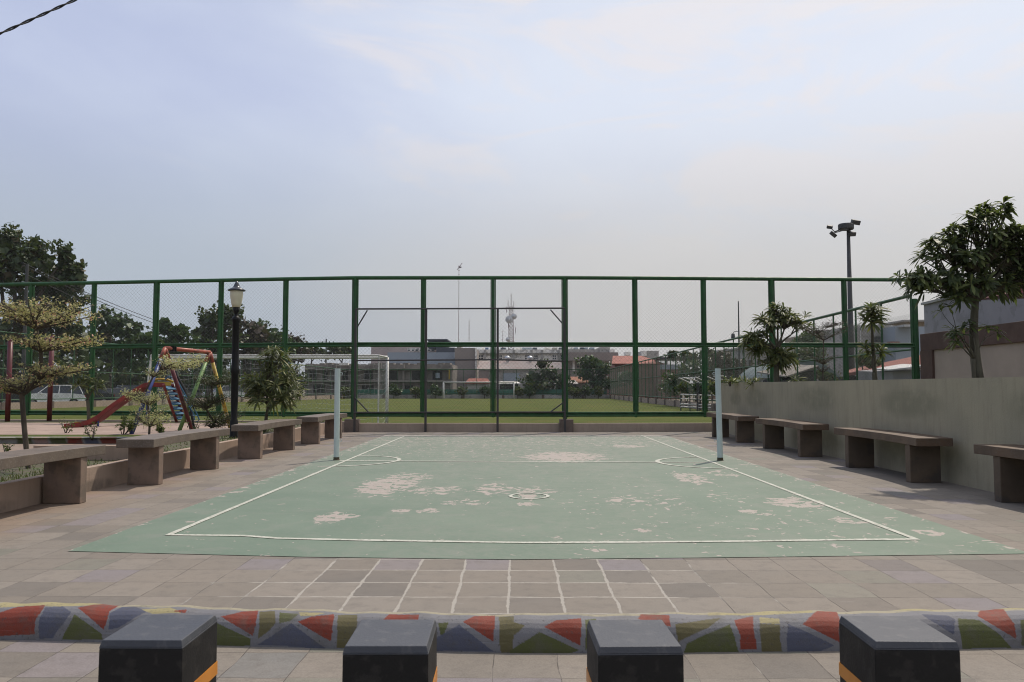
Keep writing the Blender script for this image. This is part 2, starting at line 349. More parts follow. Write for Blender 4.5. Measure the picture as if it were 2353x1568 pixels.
def dup(root, loc, rz=0, label=None):
    def cp(o, par):
        c = o.copy(); COL.objects.link(c); c.parent = par
        for ch in [x for x in bpy.data.objects if x.parent == o and x != c]: cp(ch, c)
        return c
    c = cp(root, None); c.location = loc; c.rotation_euler = (0,0,rz)
    if label: c['label'] = label
    return c
def fan(name, quads, mat, parent):     # quads: (N,4,3) world coords
    N = len(quads); root = parent
    while root.parent: root = root.parent
    q = (np.asarray(quads, dtype=np.float32) - np.array(root.location, dtype=np.float32)).reshape(-1,3)
    me = bpy.data.meshes.new(name); me.vertices.add(4*N); me.vertices.foreach_set('co', q.ravel())
    me.loops.add(4*N); me.loops.foreach_set('vertex_index', np.arange(4*N, dtype=np.int32))
    me.polygons.add(N); me.polygons.foreach_set('loop_start', np.arange(0,4*N,4,dtype=np.int32))
    me.update(calc_edges=True); me.validate()
    o = bpy.data.objects.new(name, me); COL.objects.link(o); o.parent = parent; me.materials.append(MAT[mat]); return o
def leaves(centers, size, aspect=.5, up=.35, dirs=None):
    """diamond leaves at the given centres, random facing"""
    c = np.asarray(centers, dtype=float); n = len(c)
    d = rng.normal(size=(n,3)) if dirs is None else np.asarray(dirs) + rng.normal(size=(n,3))*.35
    d /= np.linalg.norm(d, axis=1)[:,None]
    nn = rng.normal(size=(n,3)); nn[:,2] += up*3
    s = np.cross(d, nn); s /= (np.linalg.norm(s, axis=1)[:,None] + 1e-9)
    L = (size*rng.uniform(.6, 1.3, n))[:,None]
    return np.stack([c - d*L/2, c + s*L*aspect/2 + d*L*.05, c + d*L/2, c - s*L*aspect/2 + d*L*.05], axis=1)

# ------------------------------------------------------------------ ground, plaza, court
def sheet(name, pts, mat, z=None, kind='structure'):
    mb = MB(); mb.poly([(p[0], p[1], p[2] if len(p) > 2 else z) for p in pts])
    o = mb.build(name, mat); tag(o, kind=kind); return o
sheet('ground', [(-900,-200,-.34),(900,-200,-.34),(900,2500,-.34),(-900,2500,-.34)], 'earth')
sheet('sidewalk', [(-14,-7,-.15),(14,-7,-.15),(14,4.45,-.15),(-14,4.45,-.15)], 'pave2')
# kerb line measured on the photograph
kb_top = [(0,1385),(300,1391),(600,1400),(1000,1410),(1176,1412),(1500,1411),(1900,1406),(2353,1400)]
KB = [at(x,y,0) for x,y in kb_top]
KF = [at(x,y,-.15) for x,y in [(0,1470),(300,1478),(600,1487),(1000,1497),(1176,1501),(1500,1501),(1900,1497),(2353,1490)]]
def interp(P, x):
    if x <= P[0].x: a, b = P[0], P[2]
    elif x >= P[-1].x: a, b = P[-3], P[-1]
    else:
        i = max(k for k in range(len(P)-1) if P[k].x <= x); a, b = P[i], P[i+1]
    return a.y + (b.y-a.y)*(x-a.x)/(b.x-a.x)
WL, WR = -5.12, 5.68      # plaza edges = faces of the side walls
def plaza_edge(): return [(x, interp(KB, x)+.0) for x in np.linspace(-7,7,29)]
mb = MB(); mb.poly([(x, y-.03, 0) for x, y in plaza_edge()] + [(7,22.6,0),(-7,22.6,0)])
tag(mb.build('plaza_paving', 'pave'), kind='structure')

# court sheet with wear attributes
blobs = [(890,1116,60,20,1),(937,1099,55,13,.8),(998,1128,65,10,.75),(768,1190,42,12,.95),(920,1175,20,5,.8),(986,1175,27,6,.85),(1071,1155,48,9,.7),(1132,1123,42,13,.75),
 (1295,1050,90,11,1),(1442,1026,38,3,.9),(1215,1128,52,9,.75),(1215,1142,30,7,.8),(1430,1152,42,12,.7),(1515,1155,75,25,.5),(1588,1099,40,14,.8),(1657,1089,32,8,.7),
 (1471,1220,20,4,.95),(1376,1266,15,5,.9),(1544,1274,9,3,.9),(1824,1156,58,12,.9),(2130,1225,28,8,.9),(1950,1197,42,8,.75),(1729,1178,24,9,.8),(1780,1205,170,45,.38),
 (1400,1125,200,40,.3),(1100,1030,260,25,.42),(1450,1015,200,12,.4),(840,1030,60,10,.3),(1215,1160,30,5,.8),(800,1010,60,6,.5),(2300,1262,60,8,.5),(1660,1145,40,10,.6)]
BW = []
for x,y,rx,ry,s in blobs:
    p = at(x,y); BW.append((p.x, p.y, rx*p.y/F*1.05, ry*p.y**2/(F*H)*1.05, s))
c_near = [(165,1268),(700,1281),(1176,1287),(1700,1282),(2330,1274)]
CN = [at(x,y) for x,y in c_near]
cl, cr = -3.42, 3.86; cf = 20.6
nx, ny = 150, 300
V_, wv, fd = [], [], []
for j in range(ny+1):
    t = j/ny
    for i in range(nx+1):
        x = cl + (cr-cl)*i/nx; yn = interp(CN, x); y = yn + (cf-yn)*t**1.15
        V_.append((x, y, .004))
        wsum = 0.16 + (.15 if x > .3 and y < 9.5 else 0)
        for bx,by,rx,ry,s in BW:
            q = ((x-bx)/rx)**2 + ((y-by)/ry)**2
            if q < 4: wsum = max(wsum, s*min(1, max(0, 1.25-.62*q)))
        e = min(x-cl, cr-x)
        if y > 9: wsum = max(wsum, .62-1.6*max(0,e-.03)*8/(y-5))
        if y > 17: wsum = max(wsum, .5)
        if cf-y < .8: wsum = max(wsum, 1.1-(cf-y)*1.0)
        if e < .03: wsum = max(wsum, .5)
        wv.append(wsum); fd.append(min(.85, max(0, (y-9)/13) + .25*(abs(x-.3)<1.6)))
me = bpy.data.meshes.new('court'); me.from_pydata(V_, [], [(j*(nx+1)+i, j*(nx+1)+i+1, (j+1)*(nx+1)+i+1, (j+1)*(nx+1)+i) for j in range(ny) for i in range(nx)])
for nm, dat in (('wear', wv), ('fade', fd)):
    a = me.attributes.new(nm, 'FLOAT', 'POINT'); a.data.foreach_set('value', dat)
me.materials.append(MAT['court']); o = bpy.data.objects.new('court_surface', me); COL.objects.link(o); tag(o, kind='structure')

def ribbon(mb, pts, wd, z=.008, closed=False):
    P = [Vector((p[0], p[1], z)) for p in pts]; n = len(P); o = len(mb.v)
    for i, p in enumerate(P):
        a = P[(i-1) % n] if closed or i > 0 else P[i]; b = P[(i+1) % n] if closed or i < n-1 else P[i]
        d = (b-a).normalized(); s = Vector((-d.y, d.x, 0))*wd/2*(1+random.uniform(-.12,.12)); mb.v += [tuple(p-s), tuple(p+s)]
    for i in range(n if closed else n-1):
        j = (i+1) % n; mb.f.append((o+2*i, o+2*j, o+2*j+1, o+2*i+1))
def seg(a, b, k): return [Vector(a).lerp(Vector(b), i/k) for i in range(k+1)]
SLx, SRx = at(388,1231).x, at(2104,1241).x
mb = MB()
near = [at(x,y) for x,y in [(388,1231),(560,1233),(640,1239),(820,1243),(1000,1246),(1200,1249),(1450,1248),(1700,1246),(1900,1243),(2104,1241)]]
pl = []
for a, b in zip(near[:-1], near[1:]): pl += seg(a, b, 5)[:-1]
ribbon(mb, pl+[near[-1]], .062)
farL, farR = at(930,1003), at(1473,1001)
ribbon(mb, seg((near[0].x, near[0].y-.03, 0), farL, 60), .052, .0085); ribbon(mb, seg((near[-1].x, near[-1].y-.03,0), farR, 60), .052, .0085)
ribbon(mb, seg(farL, farR, 40), .07, .009)
nl, nr = at(780,1060), at(1650,1064); ribbon(mb, seg(nl, nr, 40), .085, .009)
for cx, sgn in ((nl, 1), (nr, -1)):
    r = .98; pts = [(cx.x + sgn*r*math.sin(t)*1.0 + (.12*math.cos(t) if sgn>0 else -.05*math.cos(t)), cx.y + r*math.cos(t)) for t in np.linspace(0, math.pi, 40)]
    ribbon(mb, pts, .070, .0095)
cc = at(1216,1141.5); ribbon(mb, [(cc.x+.215*math.cos(t), cc.y+.23*math.sin(t)) for t in np.linspace(0, 2*math.pi, 40, endpoint=False)], .042, .0095, True)
tag(mb.build('court_markings', 'line'), kind='structure')

# ------------------------------------------------------------------ painted kerb
A = lambda L: [(x*.5, 1223.6+y*.5) for x, y in L]
B = lambda L: [(1176.5+x*.5, 1223.6+y*.5) for x, y in L]
RED, OLV, BLU, YEL, BRN = (.175,.032,.017), (.070,.078,.024), (.070,.076,.108), (.28,.245,.125), (.098,.085,.036)
KP = [(YEL,A([(0,318),(560,322),(560,332),(0,345)])),(RED,A([(-40,380),(80,345),(205,335),(165,400),(160,470),(-40,480)])),(BLU,A([(205,345),(290,338),(330,365),(270,440),(245,485),(180,488),(180,400)])),
 (OLV,A([(345,375),(470,470),(470,495),(285,492),(300,450)])),(RED,A([(360,345),(430,333),(565,328),(500,365),(478,450)])),(BLU,A([(500,375),(560,345),(620,340),(680,360),(640,380),(540,440),(500,450)])),
 (YEL,A([(650,352),(780,345),(850,372),(700,372)])),(OLV,A([(520,480),(640,400),(800,500),(780,505),(520,500)])),(RED,A([(790,362),(860,356),(850,374)])),(OLV,A([(990,410),(1155,490),(1150,522),(860,515)])),(RED,A([(1015,385),(1110,362),(1190,360),(1160,475)])),
 (BRN,A([(1195,365),(1265,365),(1270,420),(1240,450),(1185,490)])),(OLV,A([(1285,370),(1370,375),(1330,410),(1285,420)])),(BLU,A([(1340,418),(1500,532),(1185,518)])),(YEL,A([(1370,366),(1500,368),(1440,382),(1380,385)])),
 (RED,A([(1365,410),(1430,385),(1540,375),(1518,500)])),(BRN,A([(1555,380),(1640,380),(1640,440),(1590,532),(1545,532)])),(RED,A([(1745,415),(1790,376),(1925,376),(1920,420)])),(OLV,A([(2010,420),(2060,415),(2030,490)])),
 (BLU,A([(2110,425),(2265,545),(1960,548),(2000,490)])),(RED,A([(2130,412),(2180,385),(2275,380),(2268,500)])),(BRN,A([(2290,385),(2360,385),(2360,552),(2300,554)])),
 (BRN,B([(0,410),(60,430),(0,480)])),(OLV,B([(125,460),(310,540),(230,566),(-10,566),(-10,545)])),(RED,B([(150,437),(200,405),(315,392),(318,520)])),(OLV,B([(335,400),(390,395),(400,480),(340,540)])),
 (RED,B([(575,400),(590,378),(725,378),(732,432)])),(BRN,B([(750,420),(960,395),(900,440),(760,500)])),(OLV,B([(1000,425),(1045,552),(790,554),(800,510)])),(RED,B([(1022,405),(1108,383),(1122,535),(1050,538),(1045,470)])),
 (YEL,B([(1135,388),(1225,396),(1230,420),(1140,415)])),(BRN,B([(1140,418),(1230,422),(1240,548),(1145,548)])),(BLU,B([(1265,420),(1480,520),(1420,548),(1265,550)])),(RED,B([(1338,425),(1400,363),(1490,363),(1505,400),(1505,505)])),
 (OLV,B([(1560,380),(1800,470),(1780,530),(1560,530)])),(BLU,B([(1880,375),(2000,380),(2040,400),(2030,470)])),(OLV,B([(2050,395),(2140,405),(2240,470),(2300,532),(2070,535)])),(RED,B([(2135,385),(2160,350),(2260,350),(2310,420),(2315,490)])),
 (YEL,B([(900,368),(1380,352),(1380,372),(900,385)])),(YEL,B([(1700,350),(2353,340),(2353,350),(1700,362)])),(OLV,B([(2340,400),(2420,400),(2420,520),(2340,520)]))]
def inside(x, y, P):
    r = False; j = len(P)-1
    for i in range(len(P)):
        if (P[i][1] > y) != (P[j][1] > y) and x < (P[j][0]-P[i][0])*(y-P[i][1])/(P[j][1]-P[i][1])+P[i][0]: r = not r
        j = i
    return r
prof = [(0.0,.003),(.02,.008),(.04,.010),(.07,.008),(.10,.000),(.125,-.014),(.145,-.034),(.16,-.060),(.168,-.085),(.173,-.11),(.176,-.13),(.178,-.156)]
PF = []
for (a0,z0),(a1,z1) in zip(prof[:-1], prof[1:]):
    for k in range(6): PF.append((a0+(a1-a0)*k/6, z0+(z1-z0)*k/6))
PF.append(prof[-1])
xs = np.concatenate([np.linspace(-7,-3.2,320), np.linspace(-3.19,3.19,1250), np.linspace(3.2,7,320)])
BBX = [(c_, P_, min(q[0] for q in P_), max(q[0] for q in P_)) for c_, P_ in KP]
kv, kc = [], []
for x in xs:
    yb = interp(KB, x); yf = interp(KF, x); k = (yb-yf)/.178
    lump = .004*math.sin(x*9.1)+.003*math.sin(x*23+1)
    for a, z in PF:
        p = (x, yb-a*k, z+lump*(1 if z > -.1 else 0)); kv.append(p)
        c = (.26,.235,.165)
        if a > .06: c = (.150,.150,.160)
        xm = x if abs(x) < 2.97 else ((x+2.97) % 5.94)-2.97      # the pattern simply goes on along the kerb
        ym = p[1] if xm == x else interp(KB, xm)-a*(interp(KB, xm)-interp(KF, xm))/.178
        q = proj((xm, ym, p[2])); qx = q[0]+1.3*math.sin(p[0]*17+z*40); qy = q[1]+1.1*math.sin(p[0]*13)
        if -60 < q[0] < 2420:
            for cc_, P, b0_, b1_ in BBX:
                if b0_ <= qx <= b1_ and inside(qx, qy, P): c = cc_
        kc += [*c, 1]
n = len(PF)
me = bpy.data.meshes.new('kerb'); me.from_pydata(kv, [], [(i*n+j, i*n+j+1, (i+1)*n+j+1, (i+1)*n+j) for i in range(len(xs)-1) for j in range(n-1)])
a = me.color_attributes.new('paint', 'FLOAT_COLOR', 'POINT'); a.data.foreach_set('color', kc)
me.polygons.foreach_set('use_smooth', [True]*len(me.polygons)); me.materials.append(MAT['kerb'])
o = bpy.data.objects.new('painted_kerb', me); COL.objects.link(o); tag(o, kind='structure')

# ------------------------------------------------------------------ bollards
bz, bh = -.15, .861
blab = ['leftmost black square bollard with orange band and a dusty slate cap', 'black square bollard second from the left in front of the painted kerb', 'black square bollard second from the right with plain grey cap', 'rightmost black square bollard showing its left side and orange band']
def bollard(loc):
    t = thing('bollard', loc, blab[0], 'bollard', 'square bollards along the front')
    x, y, z = loc
    def frus(mb, w0, w1, z0, z1):
        mb.hexa([(x+sx*w0, y+sy*w0*1.11, z0) for sx,sy in ((-1,-1),(1,-1),(1,1),(-1,1))], [(x+sx*w1, y+sy*w1*1.11, z1) for sx,sy in ((-1,-1),(1,-1),(1,1),(-1,1))])
    mb = MB(); frus(mb, .0930, .0890, z, z+.844); mb.build('body', 'bol', t, bevel=.002)
    mb = MB(); frus(mb, .0895, .0893, z+.8442, z+.847); frus(mb, .0891, .0850, z+.8472, z+bh); mb.build('cap', 'bolcap', t, bevel=.0045)
    mb = MB()
    for z0 in (.722,):
        frus(mb, .0908, .0906, z+z0, z+z0+.030)
    mb.build('reflective_band', 'orange', t)
    mb = MB(); frus(mb, .115, .112, z, z+.02)
    mb.build('foot', 'bol', t, bevel=.004)
    return t
b0 = None
for i, (x, dd, rz) in enumerate([(-.800,1.81,.0),(-.274,1.775,.01),(.255,1.775,.03),(.850,1.81,-.02)]):
    if i == 0: b0 = bollard((x, dd, bz)); b0.rotation_euler = (0,0,rz)
    else: dup(b0, (x, dd, bz), rz, blab[i])

# ------------------------------------------------------------------ benches
def bench(loc, sgn, label, group, ms='bench', ml='benchleg'):
    """local: seat runs along +Y from the base point; sgn=+1 plaza lies towards +X"""
    x, y, z = loc; t = thing('bench', loc, label, 'bench', group)
    L, wd, zt, th = 2.62, .47, .60, .105; mb = MB(); n = 16; top, bot = [], []
    for i in range(n+1):
        u = i/n; yy = y - .28 + L*u; c = -.085*4*u*(1-u)
        for q in (0, 1): 
            xx = x + sgn*(c - q*wd); top.append((xx, yy, z+zt)); bot.append((xx, yy, z+zt-th))
    o = len(top); mb.v = top+bot
    for i in range(n):
        a = 2*i; mb.f += [(a, a+1, a+3, a+2), (o+a, o+a+2, o+a+3, o+a+1), (a, a+2, o+a+2, o+a), (a+1, o+a+1, o+a+3, a+3)]
    mb.f += [(0, o, o+1, 1), (2*n, 2*n+1, o+2*n+1, o+2*n)]
    mb.build('seat', ms, t, bevel=.006)
    for yy in (0, 1.93):
        m2 = MB(); xa, xb = x - sgn*.055, x - sgn*.455
        m2.hexa([(min(xa,xb),y+yy,z+.001),(max(xa,xb),y+yy,z+.001),(max(xa,xb),y+yy+.13,z+.001),(min(xa,xb),y+yy+.13,z+.001)],
                [(min(xa,xb),y+yy,z+zt-th-.001),(max(xa,xb),y+yy,z+zt-th-.001),(max(xa,xb),y+yy+.13,z+zt-th-.001),(min(xa,xb),y+yy+.13,z+zt-th-.001)])
        m2.build('leg', ml, t, bevel=.008)
    return t
gl, gr = 'concrete benches along the low left wall', 'concrete benches along the retaining wall'
bl = bench((-4.52,10.15,0), 1, 'second concrete bench from the front on the left, before the pale shrub', gl)
dup(bl, (-4.60,6.60,0), .015, 'nearest left concrete bench, cut off by the photo edge')
dup(bl, (-4.42,13.85,0), -.015, 'left concrete bench in front of the lamp post, third from the front')
dup(bl, (-4.30,17.45,0), -.03, 'farthest left concrete bench, beside the fence footing')
br = bench((5.10,10.45,0), -1, 'long concrete bench on the right, second from the front', gr, 'rbench', 'rbleg')
dup(br, (5.16,6.75,0), -.02, 'nearest right concrete bench, cut off by the photo edge')
dup(br, (5.02,14.25,0), .015, 'right concrete bench third from the front under the frangipani')
dup(br, (4.92,17.95,0), .03, 'farthest right concrete bench, behind the right net post')

# ------------------------------------------------------------------ side walls, planters, lawn
def grid_wall(name, x, y0, y1, z0, z1, th, mat, stains, label, cat, side):
    """wall along Y with a stain attribute on its plaza face"""
    ny, nz = int((y1-y0)/.06), 22
    vs, st = [], []
    for j in range(ny+1):
        yy = y0+(y1-y0)*j/ny
        for k in range(nz+1):
            zz = z0+(z1-z0)*k/nz; vs.append((x, yy, zz)); s_ = 0
            for sy, sz, ry, rz in stains:
                q = ((yy-sy)/ry)**2+((zz-sz)/rz)**2; s_ = max(s_, min(1, max(0, 1.5-q)))
            st.append(s_)
    fs = [(j*(nz+1)+k, j*(nz+1)+k+1, (j+1)*(nz+1)+k+1, (j+1)*(nz+1)+k) for j in range(ny) for k in range(nz)]
    o = len(vs); x2 = x+side*th
    vs += [(x,y0,z0),(x,y1,z0),(x,y1,z1),(x,y0,z1),(x2,y0,z0),(x2,y1,z0),(x2,y1,z1),(x2,y0,z1)]; st += [0]*8
    fs += [(o+4,o+5,o+6,o+7),(o+3,o+2,o+6,o+7),(o,o+4,o+7,o+3),(o+1,o+2,o+6,o+5)]
    me = bpy.data.meshes.new(name); me.from_pydata(vs, [], fs); a = me.attributes.new('stain','FLOAT','POINT'); a.data.foreach_set('value', st)
    me.materials.append(MAT[mat]); ob = bpy.data.objects.new(name, me); COL.objects.link(ob); tag(ob, label, cat); return ob
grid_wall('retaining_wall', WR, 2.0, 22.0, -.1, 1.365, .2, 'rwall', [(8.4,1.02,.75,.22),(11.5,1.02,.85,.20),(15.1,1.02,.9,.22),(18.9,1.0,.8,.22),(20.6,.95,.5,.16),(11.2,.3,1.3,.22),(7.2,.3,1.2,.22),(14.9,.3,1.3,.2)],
          'tall olive beige retaining wall with dark back stains behind the right benches', 'wall', 1)
sheet('planter_bed', [(WR+.2,2,1.27),(7.4,2,1.27),(7.4,22.0,1.27),(WR+.2,22.0,1.27)], 'soil')
mb = MB(); mb.bb(7.4,7.6,2,22,-.3,1.33); tag(mb.build('planter_wall', 'rwall', loc=(7.5,12,-.3)), 'rear wall of the raised planter on the right', 'wall')
mb = MB(); mb.bb(WR+.2,7.4,21.85,22.0,-.3,1.30); tag(mb.build('planter_wall', 'rwall', loc=(6.5,22,-.3)), 'end wall closing the raised right planter at the green fence', 'wall')
grid_wall('low_wall', WL, 2.0, 22.0, -.1, .285, .12, 'lowwall', [(y,.05,.5,.08) for y in (4,7.6,9.6,13,16.4,19.8)], 'low beige planter wall behind the left benches', 'wall', -1)
sheet('planter_soil', [(-5.24,2,.215),(-6.35,2,.215),(-6.35,22.2,.30),(-5.24,22.2,.30)], 'soil')
sheet('path', [(-6.35,1,.15),(-30,1,.15),(-30,15.35,.15),(-6.35,15.35,.15)], 'pave2')
mb = MB(); mb.bb(-6.62,-5.25,10.85,10.97,.15,.45); tag(mb.build('cross_wall', 'lowwall', loc=(-5.9,10.9,.15)), 'short low concrete wall behind the gap between the two nearest left benches', 'wall')
sheet('playground_sand', [(-30,16.5,.262),(-6.0,16.5,.262),(-6.0,21.9,.262),(-30,22.6,.262)], 'sand')
sheet('grass_strip', [(-30,15.4,.258),(-5.9,15.4,.258),(-5.9,22.5,.258),(-30,23.2,.258)], 'lawn')
# kerb along the playground, painted in blocks
mb = MB(); kx = [at(0,1005,.27), at(269,1009,.27)]
kv, kc, kf = [], [], []
KCOL = [RED, OLV, BLU, (.24,.23,.21), RED, (.24,.22,.19), OLV, BLU, (.30,.2,.17)]
pf2 = [(0,.262),(.03,.276),(.08,.276),(.12,.262),(.14,.23),(.145,.15)]
xs2 = np.arange(-16, -5.95, .045)
for x in xs2:
    yb = 15.62; 
    for a_, z_ in pf2:
        kv.append((x, yb-a_, z_)); i = int((x+16)/.33+ (z_*1.2)); h_ = (i*7+3) % 9; cc_ = KCOL[h_]
        if z_ > .265: cc_ = (.30,.28,.24)
        if abs(((x+16)/.33+z_*1.2) % 1) < .12: cc_ = (.23,.225,.215)
        kc += [*cc_, 1]
n = len(pf2)
me = bpy.data.meshes.new('kerb2'); me.from_pydata(kv, [], [(i*n+j, i*n+j+1, (i+1)*n+j+1, (i+1)*n+j) for i in range(len(xs2)-1) for j in range(n-1)])
a = me.color_attributes.new('paint', 'FLOAT_COLOR', 'POINT'); a.data.foreach_set('color', kc); me.materials.append(MAT['kerb'])
o = bpy.data.objects.new('playground_kerb', me); COL.objects.link(o); tag(o, kind='structure')
# grass blades in the left planter and beside it (uncountable)
n = 4500
gx = rng.uniform(-6.3,-5.3,n); gy = rng.uniform(6,22,n)
keep = rng.random(n) < .35+.65*(np.sin(gy*1.7)+np.sin(gx*5+gy)>.2); gx, gy = gx[keep], gy[keep]
gz = .215+(gy-2)/20.2*.085
hgt = rng.uniform(.015,.05,len(gx))*(1+.8*(gy>16)); dx = rng.normal(0,.02,len(gx)); dy = rng.normal(0,.02,len(gx)); ww = .006
q = np.stack([np.stack([gx-ww,gy,gz],1),np.stack([gx+ww,gy,gz],1),np.stack([gx+dx+ww*.3,gy+dy,gz+hgt],1),np.stack([gx+dx-ww*.3,gy+dy,gz+hgt],1)],1)
me = bpy.data.meshes.new('grass'); me.from_pydata(q.reshape(-1,3).tolist(), [], [(4*i,4*i+1,4*i+2,4*i+3) for i in range(len(q))]); me.materials.append(MAT['grassb'])
o = bpy.data.objects.new('planter_grass', me); COL.objects.link(o); tag(o, 'short grass in the planter strip behind the left benches', 'grass', kind='stuff')

# field
def ffx(x): return 22.35 + (0 if x > -5 else (-5-x)*.135) + (0 if x < 2 else (x-2)*.055)     # line of the front fence
FZ = -.24
sheet('football_field', [(-70,24.3,FZ),(-6,22.5,FZ),(2,22.5,FZ),(13,23.2,FZ),(12.6,104,FZ),(-22.7,104,FZ),(-80,104,FZ)], 'field')
sheet('road', [(-29,50,-.30),(-90,40,-.30),(-70,150,-.30),(-18,150,-.30)], 'asph')

# ------------------------------------------------------------------ front fence
FX = [-26.2]
posts_v = [(-245,0),(-95,0),(62,1),(208,0),(353,1),(503,0),(653,0),(814,2),(972,0),(1133,0),(1298,2),(1460,0),(1618,0),(1775,2),(1942,0),(2103,1)]
ZT = [4.36, 2.46, .49]
def fp(vx):                          # fence plan position for a photo column
    k = (vx-VPX)/F
    y = 22.5
    for _ in range(6): y = ffx(k*y)
    return k*y, y
fence = thing('sports_fence', (*fp(1133), .24), 'tall green chain link fence across the far end of the court', 'fence')
PX = [(*fp(v), k) for v, k in posts_v]
def dirat(i):
    a = Vector(PX[max(0,i-1)][:2]); b = Vector(PX[min(len(PX)-1,i+1)][:2]); return (b-a).normalized()
for i, (x, y, k) in enumerate(PX):
    d = dirat(i); rz = math.atan2(d.y, d.x); top = ZT[0] - (.55 if i == len(PX)-1 else 0); b0_ = .24 if k == 2 else .40
    r = .056 if k else .042; mb = MB()
    mb.tube([(x,y,b0_),(x,y,top)], r, 12)
    for s_ in (-1, 1):
        q = Vector((x,y,0)) + Vector((d.x,d.y,0))*s_*(r+.018); mb.box((q.x, q.y+.012, (b0_+top)/2+.08), (.03,.045,top-b0_-.16), rz)
    if k == 2: mb.box((x,y,.27),(.26,.22,.03),rz); mb.tube([(x-.09,y-.07,.27),(x-.09,y-.07,.32)],.014,6); mb.tube([(x+.09,y-.07,.27),(x+.09,y-.07,.32)],.014,6)
    mb.build('post', 'green', fence)
mb = MB(); mb.tube([(x, y, ZT[0]) for x, y, k in PX[:-1]] + [(PX[-1][0], PX[-1][1], ZT[0])], .055, 12); mb.build('top_rail', 'green', fence, smooth=True)
for nm, z, r in (('middle_rail', ZT[1], .030), ('bottom_rail', ZT[2], .034)):
    mb = MB()
    for dz in (-.042, .042):
        for (x0,y0,_), (x1,y1,_) in zip(PX[:-1], PX[1:]): mb.tube([(x0,y0,z+dz),(x1,y1,z+dz)], r if dz < 0 else r*.7, 8)
    for (x0,y0,_), (x1,y1,_) in zip(PX[:-1], PX[1:]): mb.box(((x0+x1)/2,(y0+y1)/2+.02,z),(math.hypot(x1-x0,y1-y0),.012,.07),math.atan2(y1-y0,x1-x0))
    mb.build(nm, 'green', fence)
def chain(name, P, z0, z1, sp, r, mat, parent, dy=.0):
    """diamond chain link between plan polyline points: two families of diagonal wires"""
    mb = []; Ls = [0]
    for a, b in zip(P[:-1], P[1:]): Ls.append(Ls[-1]+math.hypot(b[0]-a[0], b[1]-a[1]))
    T = Ls[-1]; hh = z1-z0; lx = np.array([p[0] for p in P]); ly = np.array([p[1] for p in P]); ls = np.array(Ls)
    def pt(s, z): return np.array([np.interp(s, ls, lx), np.interp(s, ls, ly)+dy, z])
    for fam in (1, -1):
        s0 = -hh
        while s0 < T+hh:
            s_ = s0+random.uniform(-.06,.06)*sp; a, b = s_, s_+fam*hh; za, zb = z0, z1
            def clip(s1, zA, s2, zB):
                if s1 < 0: t = (0-s1)/(s2-s1); s1, zA = 0, zA+(zB-zA)*t
                if s1 > T: t = (T-s1)/(s2-s1); s1, zA = T, zA+(zB-zA)*t
                return s1, zA
            if not (max(a,b) <= 0 or min(a,b) >= T):
                a2, za2 = clip(a, za, b, zb); b2, zb2 = clip(b, zb, a, za)
                k = max(1, int((max(a2,b2)-min(a2,b2))/2)+1)
                pp = [pt(a2+(b2-a2)*i/k, za2+(zb2-za2)*i/k) for i in range(k+1)]
                for p, q in zip(pp[:-1], pp[1:]): mb.append((p, q))
            s0 += sp
    m = MB()
    for p, q in mb:
        d = Vector(q-p).normalized(); a = Vector((0,1,0)); b_ = d.cross(a).normalized()
        o = len(m.v)
        for e in (p, q):
            for t in (0, 2.094, 4.189): m.v.append(tuple(Vector(e)+(a*math.cos(t)+b_*math.sin(t))*r))
        for j in range(3): m.f.append((o+j, o+3+j, o+3+(j+1)%3, o+(j+1)%3))
    return m.build(name, mat, parent)
PL = [(x, y) for x, y, k in PX]
chain('chain_link', PL, .55, 2.38, .108, .0017, 'wire', fence, .03)
chain('chain_link', PL, 2.54, 4.28, .108, .0017, 'wire', fence, .03)
# low wall under the fence with footing blocks
lw = thing('fence_low_wall', (0,22.4,0), 'low beige wall under the green fence at the court end', 'wall')
mb = MB()
a0, a1 = fp(800), fp(1650)
segs = [a0, fp(1000), fp(1298), a1]
for (x0,y0), (x1,y1) in zip(segs[:-1], segs[1:]): mb.hexa([(x0,y0-.09,-.3),(x1,y1-.09,-.3),(x1,y1+.11,-.3),(x0,y0+.11,-.3)], [(x0,y0-.09,.235),(x1,y1-.09,.235),(x1,y1+.11,.235),(x0,y0+.11,.235)])
mb.build('wall', 'fwall', lw)
for v in (814, 1298):
    x, y = fp(v); m2 = MB(); m2.box((x-.03 if v == 814 else x+.03,y-.04,.02),(.38,.36,.66)); m2.build('footing_block', 'footing', lw, bevel=.01)
sk = thing('fence_kerb', (-12,23.2,.2), 'pale kerb line under the green fence beyond the playground', 'kerb')
mb = MB(); p0, p1 = fp(-300), fp(795); mb.hexa([(p0[0],p0[1]-.14,-.3),(p1[0],p1[1]-.14,-.3),(p1[0],p1[1]+.1,-.3),(p0[0],p0[1]+.1,-.3)],[(p0[0],p0[1]-.14,.285),(p1[0],p1[1]-.14,.285),(p1[0],p1[1]+.1,.285),(p0[0],p0[1]+.1,.285)]); mb.build('kerbstone','fwall',sk)

